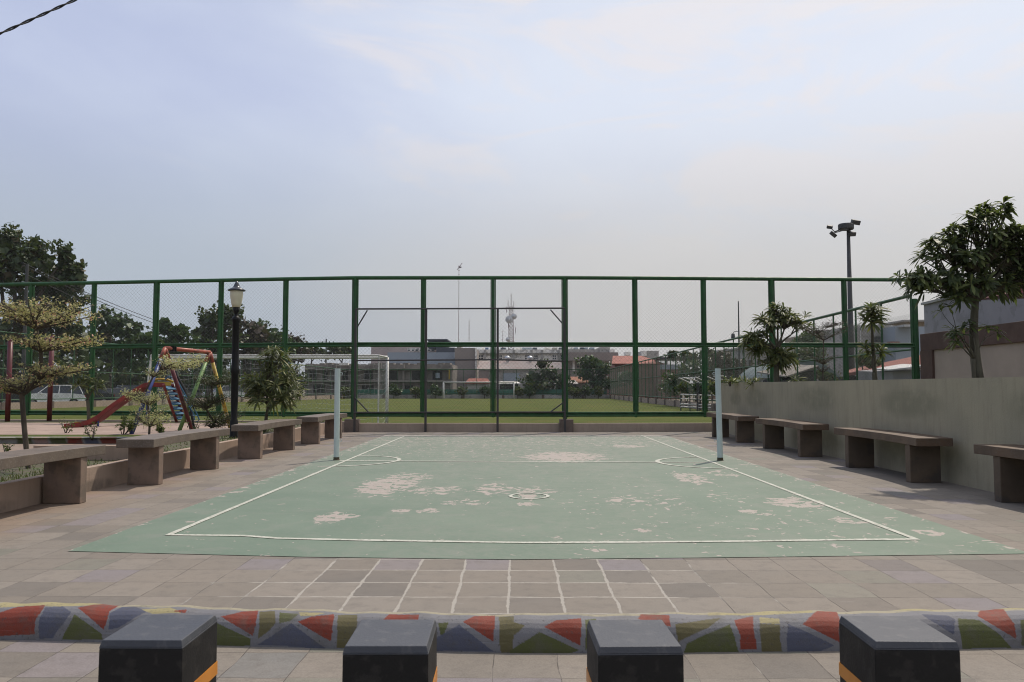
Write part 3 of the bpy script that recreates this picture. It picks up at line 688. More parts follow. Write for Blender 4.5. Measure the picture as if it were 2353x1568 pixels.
# black steel frame standing against the fence
yf = 22.35-.20
def fx(v): return (v-VPX)/F*yf
def fz(yv): return H + (HOR-yv)/F*yf
bf = thing('backstop_frame', (fx(1140), yf, 0), 'black steel backstop frame standing in front of the green fence', 'frame')
for va, vb, z0 in ((817,815,0),(977,980,0),(1143,1144,0),(1296,1299,0)):
    m2 = MB(); m2.box(((fx(va)+fx(vb))/2,yf,(fz(709)+.0)/2),(.062,.05,fz(709)-.002)); m2.build('upright','black',bf)
def bar(vx0,vy0,vx1,vy1,th=.045,name='crossbar'):
    m2 = MB(); a, b = Vector((fx(vx0),yf-.03,fz(vy0))), Vector((fx(vx1),yf-.03,fz(vy1))); m2.tube([a, a.lerp(b,.5), b], th/2, 6); return m2.build(name,'black',bf)
bar(817,710,1298,708.5,.05); bar(816,829,1140,827); bar(1140,827,1298,831); bar(815,948,1298,947,.05)
bar(843,713,820,752,.04,'brace'); bar(1265,712,1291,742,.04,'brace'); bar(816,914,848,947,.04,'brace'); bar(1294,925,1264,947,.04,'brace')

# ------------------------------------------------------------------ boundary fences round the field
def long_fence(name, label, A_, B_, zA, zB, zmA, zmB, n, wall=True, pil=3, mesh=.16, wr=.003, net=None, wmat='fwall', pr=.035, wt=.22):
    A_, B_ = Vector(A_), Vector(B_); t = thing(name, (A_.x, A_.y, FZ), label, 'fence'); d = (B_-A_).normalized(); nrm = Vector((-d.y, d.x)); rz = math.atan2(d.y, d.x); L = (B_-A_).length
    P = lambda u, z: (A_.x+(B_.x-A_.x)*u, A_.y+(B_.y-A_.y)*u, z)
    for i in range(n+1):
        u = i/n; m2 = MB(); m2.tube([P(u,wt), P(u,zA+(zB-zA)*u)], pr, 6); m2.build('post','green',t)
    m2 = MB(); m2.tube([P(i/8, zA+(zB-zA)*i/8) for i in range(9)], .055, 8); m2.build('top_rail','green',t)
    m2 = MB(); m2.tube([P(0,zmA),P(1,zmB)], .035, 6); m2.build('middle_rail','green',t)
    m2 = MB(); m2.tube([P(0,wt+.18),P(1,wt+.18)], .04, 6); m2.build('bottom_rail','green',t)
    chain('chain_link', [(A_.x,A_.y),(B_.x,B_.y)], wt+.2, min(zA,zB)-.03, mesh, wr, 'gwire', t)
    if wall:
        c = (A_+B_)/2; m2 = MB(); m2.box((c.x,c.y,(FZ-.06+wt)/2),(L,.16,wt-FZ+.06),rz); m2.build('wall',wmat,t)
        for i in range(0, n+1, pil): p = P(i/n,0); m2 = MB(); m2.box((p[0],p[1],(FZ-.05+wt+.02)/2),(.34,.30,wt+.02-FZ+.05),rz); m2.build('pillar','footing',t)
    if net:
        c = P((net[0]+net[1])/2,0); m2 = MB(); m2.box((c[0]+nrm.x*.1,c[1]+nrm.y*.1,(wt+.05+net[2])/2),(L*(net[1]-net[0]),.02,net[2]-wt-.05),rz); m2.build('shade_net','shade',t)
    return t
long_fence('boundary_fence', 'long green wire fence along the right side of the field', (12.5,25.0), (12.2,104), 4.15, 3.6, 2.44, 1.95, 39, mesh=.12, pil=2)
long_fence('boundary_fence', 'long green wire fence in front of the parked cars', (-36.5,40), (-22.7,104), 5.2, 3.55, 2.6, 1.95, 32, mesh=.16, pil=2, wt=.22)
long_fence('boundary_fence', 'distant green wire fence at the far end of the field', (-22.7,104), (12.2,104), 3.58, 3.6, 1.9, 1.95, 20, mesh=.12, wr=.004, net=(.05,.99,.95), wmat='conc', pil=3)

# ------------------------------------------------------------------ net posts
def netpost(v, lean, label):
    b_ = at(v[0], v[1]); t = thing('net_post', b_, label, 'post', 'pale blue net posts beside the court')
    m2 = MB(); tp = Vector((b_.x+lean, b_.y, 1.57)); m2.tube([b_, b_.lerp(tp,.5), tp], .048, 16); m2.build('pole','post',t,smooth=False)
    m2 = MB(); m2.lathe([(0,.001),(.056,.001),(.056,.012),(.0505,.02),(.0505,.055),(.0,.056)], b_, 16); m2.build('base_collar','rust',t)
    for z, s_ in ((1.48,1 if v[0]<1000 else -1),(.34,1 if v[0]<1000 else -1)):
        m2 = MB(); c = b_.lerp(tp, z/1.57) + Vector((s_*.062,0,0)); m2.tube([c+Vector((math.cos(q)*.024,0,math.sin(q)*.024)) for q in np.linspace(0,2*math.pi,13)], .005, 6, False); m2.build('hook','post',t)
netpost((773,1058), -.0, 'pale blue net post left of the court')
netpost((1655,1059), -.02, 'pale blue net post right of the court')

# ------------------------------------------------------------------ football goals
def goal(name, label, xl, xr, yfr, ybk, zt, r, sp, wr):
    t = thing(name, ((xl+xr)/2, yfr, FZ), label, 'goal')
    for x in (xl, xr):
        m2 = MB(); m2.tube([(x,yfr,FZ),(x,yfr,zt)], r, 12); m2.build('goal_post','white',t,smooth=True)
        m2 = MB(); m2.tube([(x,ybk,FZ),(x,ybk,zt)], r*.45, 8); m2.tube([(x,ybk,zt),(x,yfr,zt)], r*.5, 8); m2.tube([(x,ybk,zt-.05),(x,ybk-.18 if xl == x else ybk,zt-.9)], r*.45, 6); m2.build('back_stay','white',t)
    m2 = MB(); m2.tube([(xl,yfr,zt),(xr,yfr,zt)], r, 12); m2.build('crossbar','white',t,smooth=True)
    m2 = MB(); m2.tube([(xl,ybk,zt),(xr,ybk,zt)], r*.5, 8); m2.build('back_bar','white',t)
    m2 = MB(); nx_, nz_ = int((xr-xl)/sp), int((zt-FZ)/sp)
    G = [[Vector((xl+(xr-xl)*i/nx_+random.uniform(-.25,.25)*sp, ybk+.02, FZ+(zt-FZ)*k/nz_+random.uniform(-.22,.22)*sp-.03*math.sin(i*.5))) for k in range(nz_+1)] for i in range(nx_+1)]
    for i in range(nx_+1): m2.tube([G[i][k] for k in range(nz_+1)], wr, 3, False)
    for k in range(nz_+1): m2.tube([G[i][k] for i in range(nx_+1)], wr, 3, False)
    for x in (xl, xr):
        ns = max(2, int((yfr-ybk)/sp))
        for k in range(nz_*2//2+1):
            z = FZ+(zt-FZ)*k/nz_; m2.tube([(x, ybk+(yfr-ybk)*j/8, z-.10*math.sin(math.pi*j/8)-.12*(1-j/8)) for j in range(9)], wr, 3, False)
        for j in range(1, ns): m2.tube([(x, ybk+(yfr-ybk)*j/ns+.02*math.sin(k), FZ+(zt-FZ)*k/6) for k in range(7)], wr, 3, False)
    ns = max(2, int((yfr-ybk)/sp))
    for j in range(1, ns): m2.tube([(xl, ybk+(yfr-ybk)*j/ns, zt-.03),(xr, ybk+(yfr-ybk)*j/ns, zt-.03)], wr, 3, False)
    m2.build('net','net',t); return t
goal('football_goal', 'near white football goal seen from behind through the fence', -11.75, -4.42, 27.0, 25.3, 2.27, .055, .15, .0028)
g0, g1 = pos(1025,916,103), pos(1181,916,103)
goal('football_goal', 'far small white football goal at the end of the field', g0.x, g1.x, 99, 100.6, FZ+2.1, .075, .5, .004)

# ------------------------------------------------------------------ street lamp, cables, masts
lp = Vector(((539-VPX)/F*15.3, 15.3, .09))
lamp = thing('street_lamp', lp, 'black park lamp with one frosted globe standing behind the left benches', 'street lamp')
m2 = MB(); m2.lathe([(.0,0),(.13,0),(.13,.10),(.10,.16),(.075,.22),(.075,.5),(.055,.54),(.068,.9),(.068,1.42),(.080,1.44),(.082,1.52),(.068,1.55),(.064,2.42),(.074,2.44),(.082,2.47),(.074,2.51),(.055,2.53),(.036,2.55),(.036,2.60),(.05,2.62),(.072,2.71),(.0,2.711)], lp, 24); m2.build('pole','lampblk',lamp,smooth=True)
m2 = MB(); m2.lathe([(.0,2.712),(.075,2.712),(.095,2.78),(.108,2.86),(.122,2.93),(.122,3.0),(.118,3.035)], lp, 28); gb = m2.build('globe','glassg',lamp,smooth=True)
m2 = MB(); m2.lathe([(.118,3.03),(.165,3.035),(.170,3.05),(.13,3.075),(.085,3.10),(.072,3.105),(.055,3.14),(.035,3.19),(.012,3.225),(.0,3.23)], lp, 28); m2.build('cap','lampcap',lamp,smooth=True)

def wires(name, label, A_, B_, sag, r, n=24, cat='cable', twist=0):
    A_, B_ = Vector(A_), Vector(B_); m2 = MB()
    base = [A_.lerp(B_, i/n) - Vector((0,0,sag*4*(i/n)*(1-i/n))) for i in range(n+1)]
    if twist:
        L = (B_-A_).length; k = int(L/.02); d = (B_-A_).normalized(); a = d.orthogonal().normalized(); b_ = d.cross(a)
        for ph in (0, math.pi):
            m2.tube([A_.lerp(B_, i/k)-Vector((0,0,sag*4*(i/k)*(1-i/k))) + (a*math.cos(ph+i/k*L/twist*2*math.pi)+b_*math.sin(ph+i/k*L/twist*2*math.pi))*r for i in range(k+1)], r, 6)
    else: m2.tube(base, r, 5)
    return tag(m2.build(name, 'cable', loc=A_), label, cat)
wires('twisted_cable', 'black twisted overhead cable crossing the upper left corner', pos(-420,262,5.0), pos(560,-180,7.6), .02, .0062, twist=.30)

def pole(name, v, ytop, d, r0, r1, label, arms=(), mat='conc', cat='pole'):
    p = pos(v, 900, d); p.z = FZ-.06; zt = H+(HOR-ytop)/F*d; t = thing(name, p, label, cat)
    m2 = MB(); m2.tube([p,(p.x,p.y,zt)], [r0, r1], 10); m2.build('shaft', mat, t)
    for (za, wa) in arms:
        z = H+(HOR-za)/F*d; m2 = MB(); m2.box((p.x,p.y-.1,z),(wa,.14,.16))
        for s_ in (-1,-.45,.45,1): m2.lathe([(.0,0),(.09,0),(.11,.12),(.05,.22),(.0,.24)], (p.x+s_*wa*.47,p.y-.1,z+.07), 8)
        m2.build('crossarm','mast',t)
    return t, Vector((p.x,p.y,zt))
pa, ta = pole('utility_pole', 748, 779, 150, .17, .12, 'utility pole with crossarm at the end of the power lines', [(788,3.1)], 'mast')
pb, tb = pole('utility_pole', 52, 604, 62, .17, .11, 'concrete utility pole in front of the tall left tree', (), 'mast')
pc, tc_ = pole('utility_pole', 566, 752, 108, .15, .10, 'utility pole standing left of its twin in the background trees')
pd, td = pole('utility_pole', 580, 747, 110, .15, .10, 'utility pole standing right of its twin, with a small box in the trees')
for i, (ya, yb) in enumerate(((604,787),(610,786),(628,789))):
    wires('power_line', ['upper thin power line running down to the crossarm pole','middle thin power line running down to the crossarm pole','lowest thin power line running down to the crossarm pole'][i], pos(52+i,ya,61.8), pos(738+i*10,yb-2,150), 3.2+.4*i, .03, 30)

mp = Vector(((1955-VPX)/F*42, 42, FZ)); zt = H+(HOR-521)/F*42
tw = thing('floodlight_mast', mp, 'tall dark floodlight mast behind the right boundary fence', 'floodlight')
m2 = MB(); m2.tube([mp,(mp.x,mp.y,4.5),(mp.x,mp.y,zt)], [.175,.14,.085], 14); m2.build('mast','mast',tw,smooth=True)
m2 = MB(); m2.lathe([(.0,0),(.37,0),(.40,.05),(.40,.26),(.37,.31),(.0,.31)], (mp.x-.12,mp.y,zt-.12), 20); m2.build('head_ring','mast',tw)
def fl(vx, vy, jx, jy, tilt, ry, sc=1):
    k = 42; c = pos(vx, vy, k); j = pos(jx, jy, k); m2 = MB()
    m2.box(c, (.40*sc,.28,.22*sc), rz=ry, ry=tilt, rx=.4); o_ = m2.build('flood_lamp','mast',tw, bevel=.03)
    m3 = MB(); m3.tube([j, c], .02, 6); m3.build('lamp_arm','mast',tw)
fl(1966,511,1951,524,.15,.0,1.1); fl(1956.5,538,1952,526,-.1,.3); fl(1906.5,522,1918,533,.2,-.3,.75); fl(1914.5,539,1919,533,.7,0,.9)
m2 = MB(); a_ = pos(1918,533,42); b_ = pos(1952,525,42); m2.tube([a_, pos(1934,527,42.0), b_], .035, 8); m2.tube([pos(1919,535,41.7), pos(1934,531,41.5), pos(1950,527,41.7)], .025, 6); m2.build('cross_beam','mast',tw)

pt_, tt = pole('camera_pole', 1700, 692, 46, .075, .03, 'slim tapered pole with a hanging security camera behind the right fence', (), 'mast')
m2 = MB(); m2.tube([pos(1699,763,46),pos(1688,762,46),pos(1685,765,46)], .02, 6); m2.build('bracket','mast',pt_)
m2 = MB(); c = pos(1684.5,775,46); m2.lathe([(.0,.22),(.06,.22),(.10,.17),(.11,.02),(.12,.0),(.10,-.08),(.05,-.15),(0,-.17)], c, 14); m2.build('security_camera','mast',pt_,smooth=True)

# telecom masts
tp = pos(1174.5, 900, 260); tp.z = FZ; zt = H+(HOR-705)/F*260
tt_ = thing('telecom_tower', tp, 'lattice telecom tower with dish antennas behind the factory', 'tower')
m2 = MB(); w0, w1 = 1.15, .62
def leg(s, u): ww_ = w0+(w1-w0)*u; return Vector((tp.x+s[0]*ww_, tp.y+s[1]*ww_, FZ+(zt-FZ)*u))
cs = [(-1,-1),(1,-1),(1,1),(-1,1)]
for s_ in cs: m2.tube([leg(s_,0),leg(s_,1)], .085, 4)
N_ = 22
for i in range(N_):
    for a_, b_ in zip(cs, cs[1:]+cs[:1]):
        m2.tube([leg(a_,i/N_),leg(b_,(i+1)/N_)], .05, 3, False); m2.tube([leg(b_,i/N_),leg(a_,(i+1)/N_)], .05, 3, False); m2.tube([leg(a_,(i+1)/N_),leg(b_,(i+1)/N_)], .05, 3, False)
m2.build('lattice','tower',tt_)
for dx_, z_, hh_ in ((-1.0,700,2.6),(.9,702,2.6),(0,694,5.5),(-1.5,712,2),(1.5,760,2),(-.9,748,2)):
    m2 = MB(); z = H+(HOR-z_)/F*260; m2.tube([(tp.x+dx_,tp.y-.9,z-hh_/2),(tp.x+dx_,tp.y-.9,z+hh_/2)], .13, 6); m2.build('antenna','tower',tt_)
for vx, vy, r in ((1170,734.5,1.25),(1181,727.5,.95),(1167,780.5,.7)):
    c = pos(vx,vy,258.3); m2 = MB(); n = 18
    ring = [[Vector((c.x+rr*math.cos(q), c.y+dy_, c.z+rr*math.sin(q))) for q in np.linspace(0,2*math.pi,n,endpoint=False)] for rr, dy_ in ((.01,-.2),(r,0),(r,.5),(.2,.7))]
    for rg in ring: m2.v += [tuple(p) for p in rg]
    for i in range(3):
        for j in range(n): m2.f.append((i*n+j, i*n+(j+1)%n, (i+1)*n+(j+1)%n, (i+1)*n+j))
    m2.build('dish','silver',tt_)
def thin_mast(v, ytop, d, label, r=.09):
    p = pos(v, 900, d); p.z = FZ; zt = H+(HOR-ytop)/F*d; t = thing('antenna_mast', p, label, 'antenna')
    m2 = MB(); m2.tube([p,(p.x,p.y,zt)], [r, r*.6], 5); m2.build('mast','tower',t)
    m2 = MB()
    for k in range(5): m2.tube([(p.x-.25,p.y,zt-1.2*k-.3),(p.x+.25,p.y,zt-1.2*k-.3)], .05, 4)
    if ytop < 700: m2.tube([(p.x-.5,p.y,zt-1.3),(p.x+.9,p.y,zt+.6)], .09, 5); m2.box((p.x+.3,p.y,zt-.6),(.8,.4,.4))
    m2.build('fittings','tower',t)
thin_mast(1053.5, 608, 220, 'very tall thin antenna mast rising above the fence rail', .11)
thin_mast(1077.5, 736, 230, 'short thin antenna mast right of the tall one', .10); thin_mast(1155, 760, 240, 'small faint antenna left of the telecom tower', .08)

# ------------------------------------------------------------------ background buildings
def bld(name, label, v0, v1, yt, d, dep, mat, cat='building', z0=-.34):
    a_, b_ = pos(v0, 880, d), pos(v1, 880, d); zt = H+(HOR-yt)/F*d
    t = thing(name, ((a_.x+b_.x)/2, d, z0), label, cat)
    m2 = MB(); m2.bb(a_.x, b_.x, d, d+dep, z0, zt); m2.build('wall', mat, t); return t
def pbox(t, v0, v1, y0, y1, d, dep, name, mat):      # a box whose front face (at distance d) covers the measured rectangle
    a_, b_ = pos(v0, y0, d), pos(v1, y1, d); m2 = MB(); m2.bb(a_.x, b_.x, d, d+dep, min(a_.z,b_.z), max(a_.z,b_.z)); return m2.build(name, mat, t)
def win(t, v0, v1, y0, y1, d, mat='glass', fr='whitew', bars=1):
    f_ = pbox(t, v0, v1, y0, y1, d-.10, .12, 'window', mat)
    a_, b_ = pos(v0, y0, d), pos(v1, y1, d); m2 = MB(); x0, x1, z0, z1 = a_.x, b_.x, b_.z, a_.z
    for i in range(bars+2): x = x0+(x1-x0)*i/(bars+1); m2.bb(x-.05,x+.05,d-.16,d-.101,z0,z1)
    for z in (z0, (z0+z1)/2, z1): m2.bb(x0,x1,d-.17,d-.161,z-.05,z+.05)
    m2.build('frame', fr, f_)
t = bld('beige_building', 'pink beige flat roofed building behind the blue grey wall', 852, 1001, 797, 138, 12, 'pinkb')
for v in (937,946,955,964,983,992): win(t, v, v+6, 801, 807.5, 138, 'glass', 'whitew', 0)
t = bld('blue_grey_building', 'long blue grey building with rooftop stair tower behind the ruin', 890, 1044.5, 810, 126, 10, 'slate')
pbox(t, 1002, 1044.5, 799, 810, 126, 9, 'upper_storey', 'dslate'); pbox(t, 984, 1024.5, 782, 800, 130, 7, 'stair_tower', 'dslate'); pbox(t, 980, 1028, 779.5, 782, 129, 9, 'roof_slab', 'dslate'); pbox(t, 1024, 1035.5, 785, 787, 129.5, 6, 'roof_slab', 'dslate')
t = bld('brown_grey_building', 'plain brown grey windowless block left of the factory', 1045, 1093, 800, 120, 10, 'bconc')
pbox(t, 1091.5, 1095.5, 800, 850, 119.7, .3, 'drainpipe', 'whitew'); pbox(t, 1050, 1060, 794, 800, 122, 3, 'water_tank', 'conc')
t = bld('ruined_building', 'derelict mottled concrete building with dark empty window openings', 700, 1041, 838, 110, 8, 'dconc')
for v0, v1 in ((712,728),(742,752),(787,799),(837,856),(893,914),(947,965),(994,1016)): pbox(t, v0, v1, 853, 873, 109.85, .2, 'opening', 'hole')
for v0, v1 in ((720,745),(784,800),(832,858),(885,905),(930,950),(990,1005)): pbox(t, v0, v1, 886, 901, 109.85, .2, 'opening', 'hole')
pbox(t, 700, 1041, 874, 878.5, 109.2, .8, 'ledge', 'dconc'); pbox(t, 700, 1041, 845.5, 849.5, 109.1, .9, 'ledge', 'dconc')
for i, v in enumerate(range(702, 1036, 16)): pbox(t, v, v+random.uniform(8,15), 838-random.uniform(.5,4.5), 839, 110.05, 3, 'parapet', 'dconc')
for v in (768, 815, 872, 925, 975, 1035): pbox(t, v, v+4, 838, 905, 109.4, .5, 'column', 'dconc')
pbox(t, 1001, 1010, 857, 869, 109.5, .3, 'shutter', 'slate'); pbox(t, 1031, 1034, 850, 872, 109.0, .2, 'drainpipe', 'yel'); pbox(t, 780, 800, 834, 839, 109.2, .6, 'white_panel', 'whitew')
t = bld('factory_building', 'long aged white factory with paired windows and roof tanks', 1094, 1306, 803.5, 132, 14, 'whitew')
for v0, v1 in ((1099,1111),(1144,1154),(1166,1174),(1206,1216),(1227,1236),(1269,1278),(1288,1298)): win(t, v0, v1, 816, 827, 132, 'glass', 'whitew', 1)
for v0, v1, m_ in ((1106,1112,'whitew'),(1115,1122,'tank'),(1140,1146,'conc'),(1150,1162,'dslate'),(1184,1199,'whitew'),(1200,1222,'slate'),(1224,1234,'dslate'),(1251,1266,'whitew'),(1270,1281,'conc'),(1285,1300,'dslate')): pbox(t, v0, v1, 799, 803.5, 133, 2.5, 'rooftop_unit', m_)
for v in (1112, 1142, 1178, 1219, 1243, 1282): pbox(t, v, v+5, 804, 829, 131.6, .4, 'column', 'conc')
pbox(t, 1094, 1306, 811, 812.5, 131.5, .5, 'ledge', 'conc')
# corrugated-roof shed in front
s0, s1 = pos(1100,849,112), pos(1292,849,112)
t = thing('corrugated_shed', ((s0.x+s1.x)/2,112,-.34), 'long shed with pale corrugated roof below the factory windows', 'shed')
m2 = MB(); m2.bb(s0.x,s1.x,112.5,121,-.34,s0.z-.1); m2.build('wall','conc',t)
m2 = MB(); zr = H+(HOR-830)/F*121; n = 120
for i in range(n):
    x0 = s0.x-.3+(s1.x-s0.x+.6)*i/n; x1 = s0.x-.3+(s1.x-s0.x+.6)*(i+1)/n; xm = (x0+x1)/2
    for xa, xb, ha, hb in ((x0,xm,0,.10),(xm,x1,.10,0)): m2.add([(xa,112,s0.z+ha),(xb,112,s0.z+hb),(xb,121.3,zr+hb),(xa,121.3,zr+ha)], [(0,1,2,3)])
m2.build('roof','corr',t)
for v in (1166, 1218): m2 = MB(); c = pos(v, 832, 119); m2.lathe([(.25,0),(.25,.35),(.42,.4),(.46,.6),(.38,.8),(.15,.92),(0,.95)], c, 14); m2.build('turbine_vent','silver',t,smooth=True)
pbox(t, 1157, 1195, 858, 876, 112.3, .3, 'door', 'slate'); pbox(t, 1100, 1123, 852, 870, 112.3, .3, 'door', 'bconc')
def gable(name, label, v0, v1, yr, ye, d, dep, rmat, wmat, over=.3):
    a_, b_ = pos(v0, ye, d), pos(v1, ye, d); zr = H+(HOR-yr)/F*(d+dep/2); t = thing(name, ((a_.x+b_.x)/2, d, -.34), label, 'house')
    m2 = MB(); m2.bb(a_.x+over, b_.x-over, d+over, d+dep-over, -.34, a_.z); m2.build('wall', wmat, t)
    m2 = MB(); ym = d+dep/2; i_ = (b_.x-a_.x)*.12
    th = .12
    m2.add([(a_.x,d,a_.z),(b_.x,d,a_.z),(b_.x-i_,ym,zr),(a_.x+i_,ym,zr),(a_.x,d+dep,a_.z),(b_.x,d+dep,a_.z),(a_.x,d,a_.z-th),(b_.x,d,a_.z-th),(a_.x,d+dep,a_.z-th),(b_.x,d+dep,a_.z-th)],
           [(0,1,2,3),(4,3,2,5),(0,3,4),(1,5,2),(0,6,7,1),(6,8,9,7),(4,5,9,8),(0,4,8,6),(1,7,9,5)])
    m2.build('roof', rmat, t); return t
gable('red_roof_house', 'low house with dull red roof behind the far goal', 1068, 1126, 870, 880, 106.5, 4, 'tile', 'conc')
gable('small_shed', 'low shed with thin white roof right of the far goal', 1143, 1196, 877, 881, 106.5, 3, 'whitew', 'hole')
gable('red_roof_house', 'small orange brown tiled house below the concrete balcony building', 1307, 1354, 866, 879, 107, 5, 'orangeroof', 'pinkb')
gable('small_shed', 'pale low shed between the far trees and the orange tiled house', 1275, 1330, 874, 882, 106.3, 2.5, 'corr', 'hole')
t = bld('concrete_building', 'grey concrete building with a greenish balcony band', 1302, 1400, 803, 128, 12, 'conc')
pbox(t, 1300, 1421, 810, 829, 125, 3, 'balcony', 'bconc'); pbox(t, 1378, 1402, 798, 810, 127.5, 6, 'parapet', 'conc'); pbox(t, 1402, 1412, 803, 810, 126, 4, 'parapet', 'whitew')
for v0, v1, m_ in ((1305,1318,'whitew'),(1320,1328,'slate'),(1334,1342,'dslate'),(1344,1351,'slate'),(1356,1366,'slate')): pbox(t, v0, v1, 798.5, 803, 129, 2, 'rooftop_unit', m_)
for v in (1316, 1402): pbox(t, v, v+5, 829, 852, 126, .5, 'column', 'whitew')
win(t, 1325, 1345, 833, 846, 128, 'glass', 'conc', 2)
t = bld('distant_hall', 'distant flat roofed block behind the red roofed hall', 1478, 1514.5, 806.5, 150, 8, 'conc')
pbox(t, 1476, 1486, 807, 818, 149.5, 2, 'rooftop_unit', 'whitew'); pbox(t, 1438, 1449, 809, 817, 149, 3, 'water_tank', 'whitew')
t = thing('red_roof_hall', (pos(1465,885,109).x,109,-.34), 'brown walled hall with dark red sloping roof beyond the right fence', 'building')
a_, b_ = pos(1414,836,109), pos(1520,836,109); zr = H+(HOR-818)/F*116
m2 = MB(); m2.bb(a_.x,b_.x,109.4,122,-.34,a_.z-.05); m2.build('wall','brick',t)
m2 = MB(); m2.prism([(a_.x-.5,108.8,a_.z),(b_.x+.4,108.8,a_.z),(b_.x-1.6,116,zr),(a_.x+.5,116,zr)],(0,.2,-.15)); m2.build('roof','tile',t)
pbox(t, 1420, 1440, 855, 880, 109.2, .3, 'door', 'pinkb')
t = bld('blue_white_building', 'low building with pale blue wall band beyond the red roofed hall', 1518, 1568, 838, 104, 8, 'brick')
pbox(t, 1518, 1568, 838, 849, 103.7, .4, 'wall_band', 'slate'); pbox(t, 1516, 1620, 821, 825, 108, 8, 'roof', 'mast'); pbox(t, 1528, 1534, 825, 838, 106, .3, 'column', 'mast'); pbox(t, 1570, 1575, 825, 870, 106, .3, 'column', 'mast'); pbox(t, 1614, 1618, 825, 870, 106, .3, 'column', 'mast')
t = bld('yellow_building', 'small ochre topped building beyond the right hand shrubs', 1652, 1673, 806, 95, 6, 'orangeroof')
pbox(t, 1651, 1674, 805, 807.5, 94.8, 6.5, 'roof', 'conc')
t = bld('grey_green_building', 'grey green plastered building behind the frangipani', 1708, 1800, 800, 62, 8, 'conc'); 
for v in (1722, 1742): pbox(t, v, v+7, 828, 842, 61.8, .3, 'opening', 'hole')
pbox(t, 1706, 1802, 797, 801, 61.6, 8.6, 'roof', 'conc')
t = bld('cream_building', 'cream plastered building behind the floodlight mast', 1880, 1967, 765, 66, 8, 'beige')
win(t, 1934, 1952, 797, 806, 66, 'glass', 'whitew', 2); pbox(t, 1878, 1884, 758, 766, 66, 2, 'parapet', 'conc'); pbox(t, 1928, 1957, 793, 795.5, 65.4, .6, 'awning', 'brown')
t = bld('block_building', 'bare grey concrete block building right of the floodlight mast', 1966, 2059, 748, 60, 10, 'conc')
for v in (1978, 2001, 2026, 2050): pbox(t, v, v+3, 748, 880, 59.85, .3, 'column', 'whitew')
for z in (757, 771, 786): pbox(t, 1982, 2048, z, z+1.2, 59.9, .2, 'ledge', 'conc')
win(t, 2008, 2022, 776, 786, 60, 'glass', 'mast', 1)
t = bld('blue_grey_house', 'pale blue grey plastered house beside the beige brown trimmed wall', 2060, 2140, 751, 58, 8, 'slate')
pbox(t, 2044, 2068, 785, 795, 57.7, .4, 'brick_patch', 'brick'); pbox(t, 2078, 2108, 746, 751, 57, 3, 'rooftop_sheet', 'silver')
t = bld('eaved_house', 'cream house with projecting eaves above the blue grey house', 2086, 2150, 739, 76, 8, 'beige'); pbox(t, 2078, 2152, 735, 739, 75, 10, 'roof', 'conc')
# tiled house and poly roof close behind the right fence
t = thing('tiled_house', (pos(2020,880,34).x,34,-.34), 'long low house with weathered red tiled roof behind the right trees', 'house')
a_, b_, c_, e_ = pos(1948,857,38), pos(2135,838,31), pos(2135,812,35), pos(1948,850,42)
m2 = MB(); m2.prism([a_,b_,c_,e_],(0,.05,-.14)); m2.build('roof','tile',t)
m2 = MB(); m2.hexa([(a_.x+.3,a_.y+.3,-.34),(b_.x,b_.y+.3,-.34),(b_.x,b_.y+4,-.34),(a_.x+.3,a_.y+4,-.34)],[(a_.x+.3,a_.y+.3,a_.z-.2),(b_.x,b_.y+.3,b_.z-.3),(b_.x,b_.y+4,b_.z-.3),(a_.x+.3,a_.y+4,a_.z-.2)]); m2.build('wall','hole',t)
t = thing('white_shed', (pos(2070,880,28).x,28,-.34), 'white walled shed with bright roof edge in front of the tiled house', 'shed')
a_, b_ = pos(2052,849,28), pos(2126,842,27); m2 = MB(); m2.hexa([(a_.x,28,-.34),(b_.x,27,-.34),(b_.x,30,-.34),(a_.x,31,-.34)],[(a_.x,28,a_.z-.1),(b_.x,27,b_.z-.1),(b_.x,30,b_.z),(a_.x,31,a_.z)]); m2.build('wall','lav',t)
m2 = MB(); m2.prism([(a_.x-.25,27.8,a_.z-.06),(b_.x,26.7,b_.z-.02),(b_.x,28.6,b_.z+.08),(a_.x+.1,29.6,a_.z+.02)],(0,0,.05)); m2.build('roof','white',t)
t = thing('barrel_roof_shed', (pos(1860,880,44).x,44,-.34), 'shed with pale green arched roof sheets behind the planter trees', 'shed')
a_, b_ = pos(1785,868,44), pos(1932,868,44); m2 = MB(); n = 24; P0 = []
for i in range(n+1):
    u = i/n; P0.append((a_.x+(b_.x-a_.x)*u, 44, a_.z+.95*math.sin(math.pi*min(1,u*1.02))**.75))
for i in range(n): m2.add([P0[i],P0[i+1],(P0[i+1][0],52,P0[i+1][2]),(P0[i][0],52,P0[i][2])],[(0,1,2,3)])
m2.poly(P0); m2.build('roof','poly',t)
m2 = MB(); m2.bb(a_.x+.1,b_.x-.1,44.1,51.9,-.34,a_.z-.01); m2.build('wall','conc',t)
t = thing('lean_to_shed', (pos(1800,880,36).x,36,-.34), 'lean to shed with pale sheet roof at the foot of the frangipani', 'shed')
a_, b_ = pos(1806,868,36), pos(1845,846,38); m2 = MB(); m2.prism([a_,(b_.x,36,b_.z),(b_.x+.6,41,b_.z+.2),(a_.x+.2,41,a_.z+.3)],(0,0,.06)); m2.build('roof','dconc',t)
m2 = MB(); m2.hexa([(a_.x+.2,36.3,-.34),(b_.x,36.3,-.34),(b_.x,40,-.34),(a_.x+.2,40,-.34)],[(a_.x+.2,36.3,a_.z-.1),(b_.x,36.3,b_.z-.1),(b_.x,40,b_.z-.1),(a_.x+.2,40,a_.z-.1)]); m2.build('wall','hole',t)

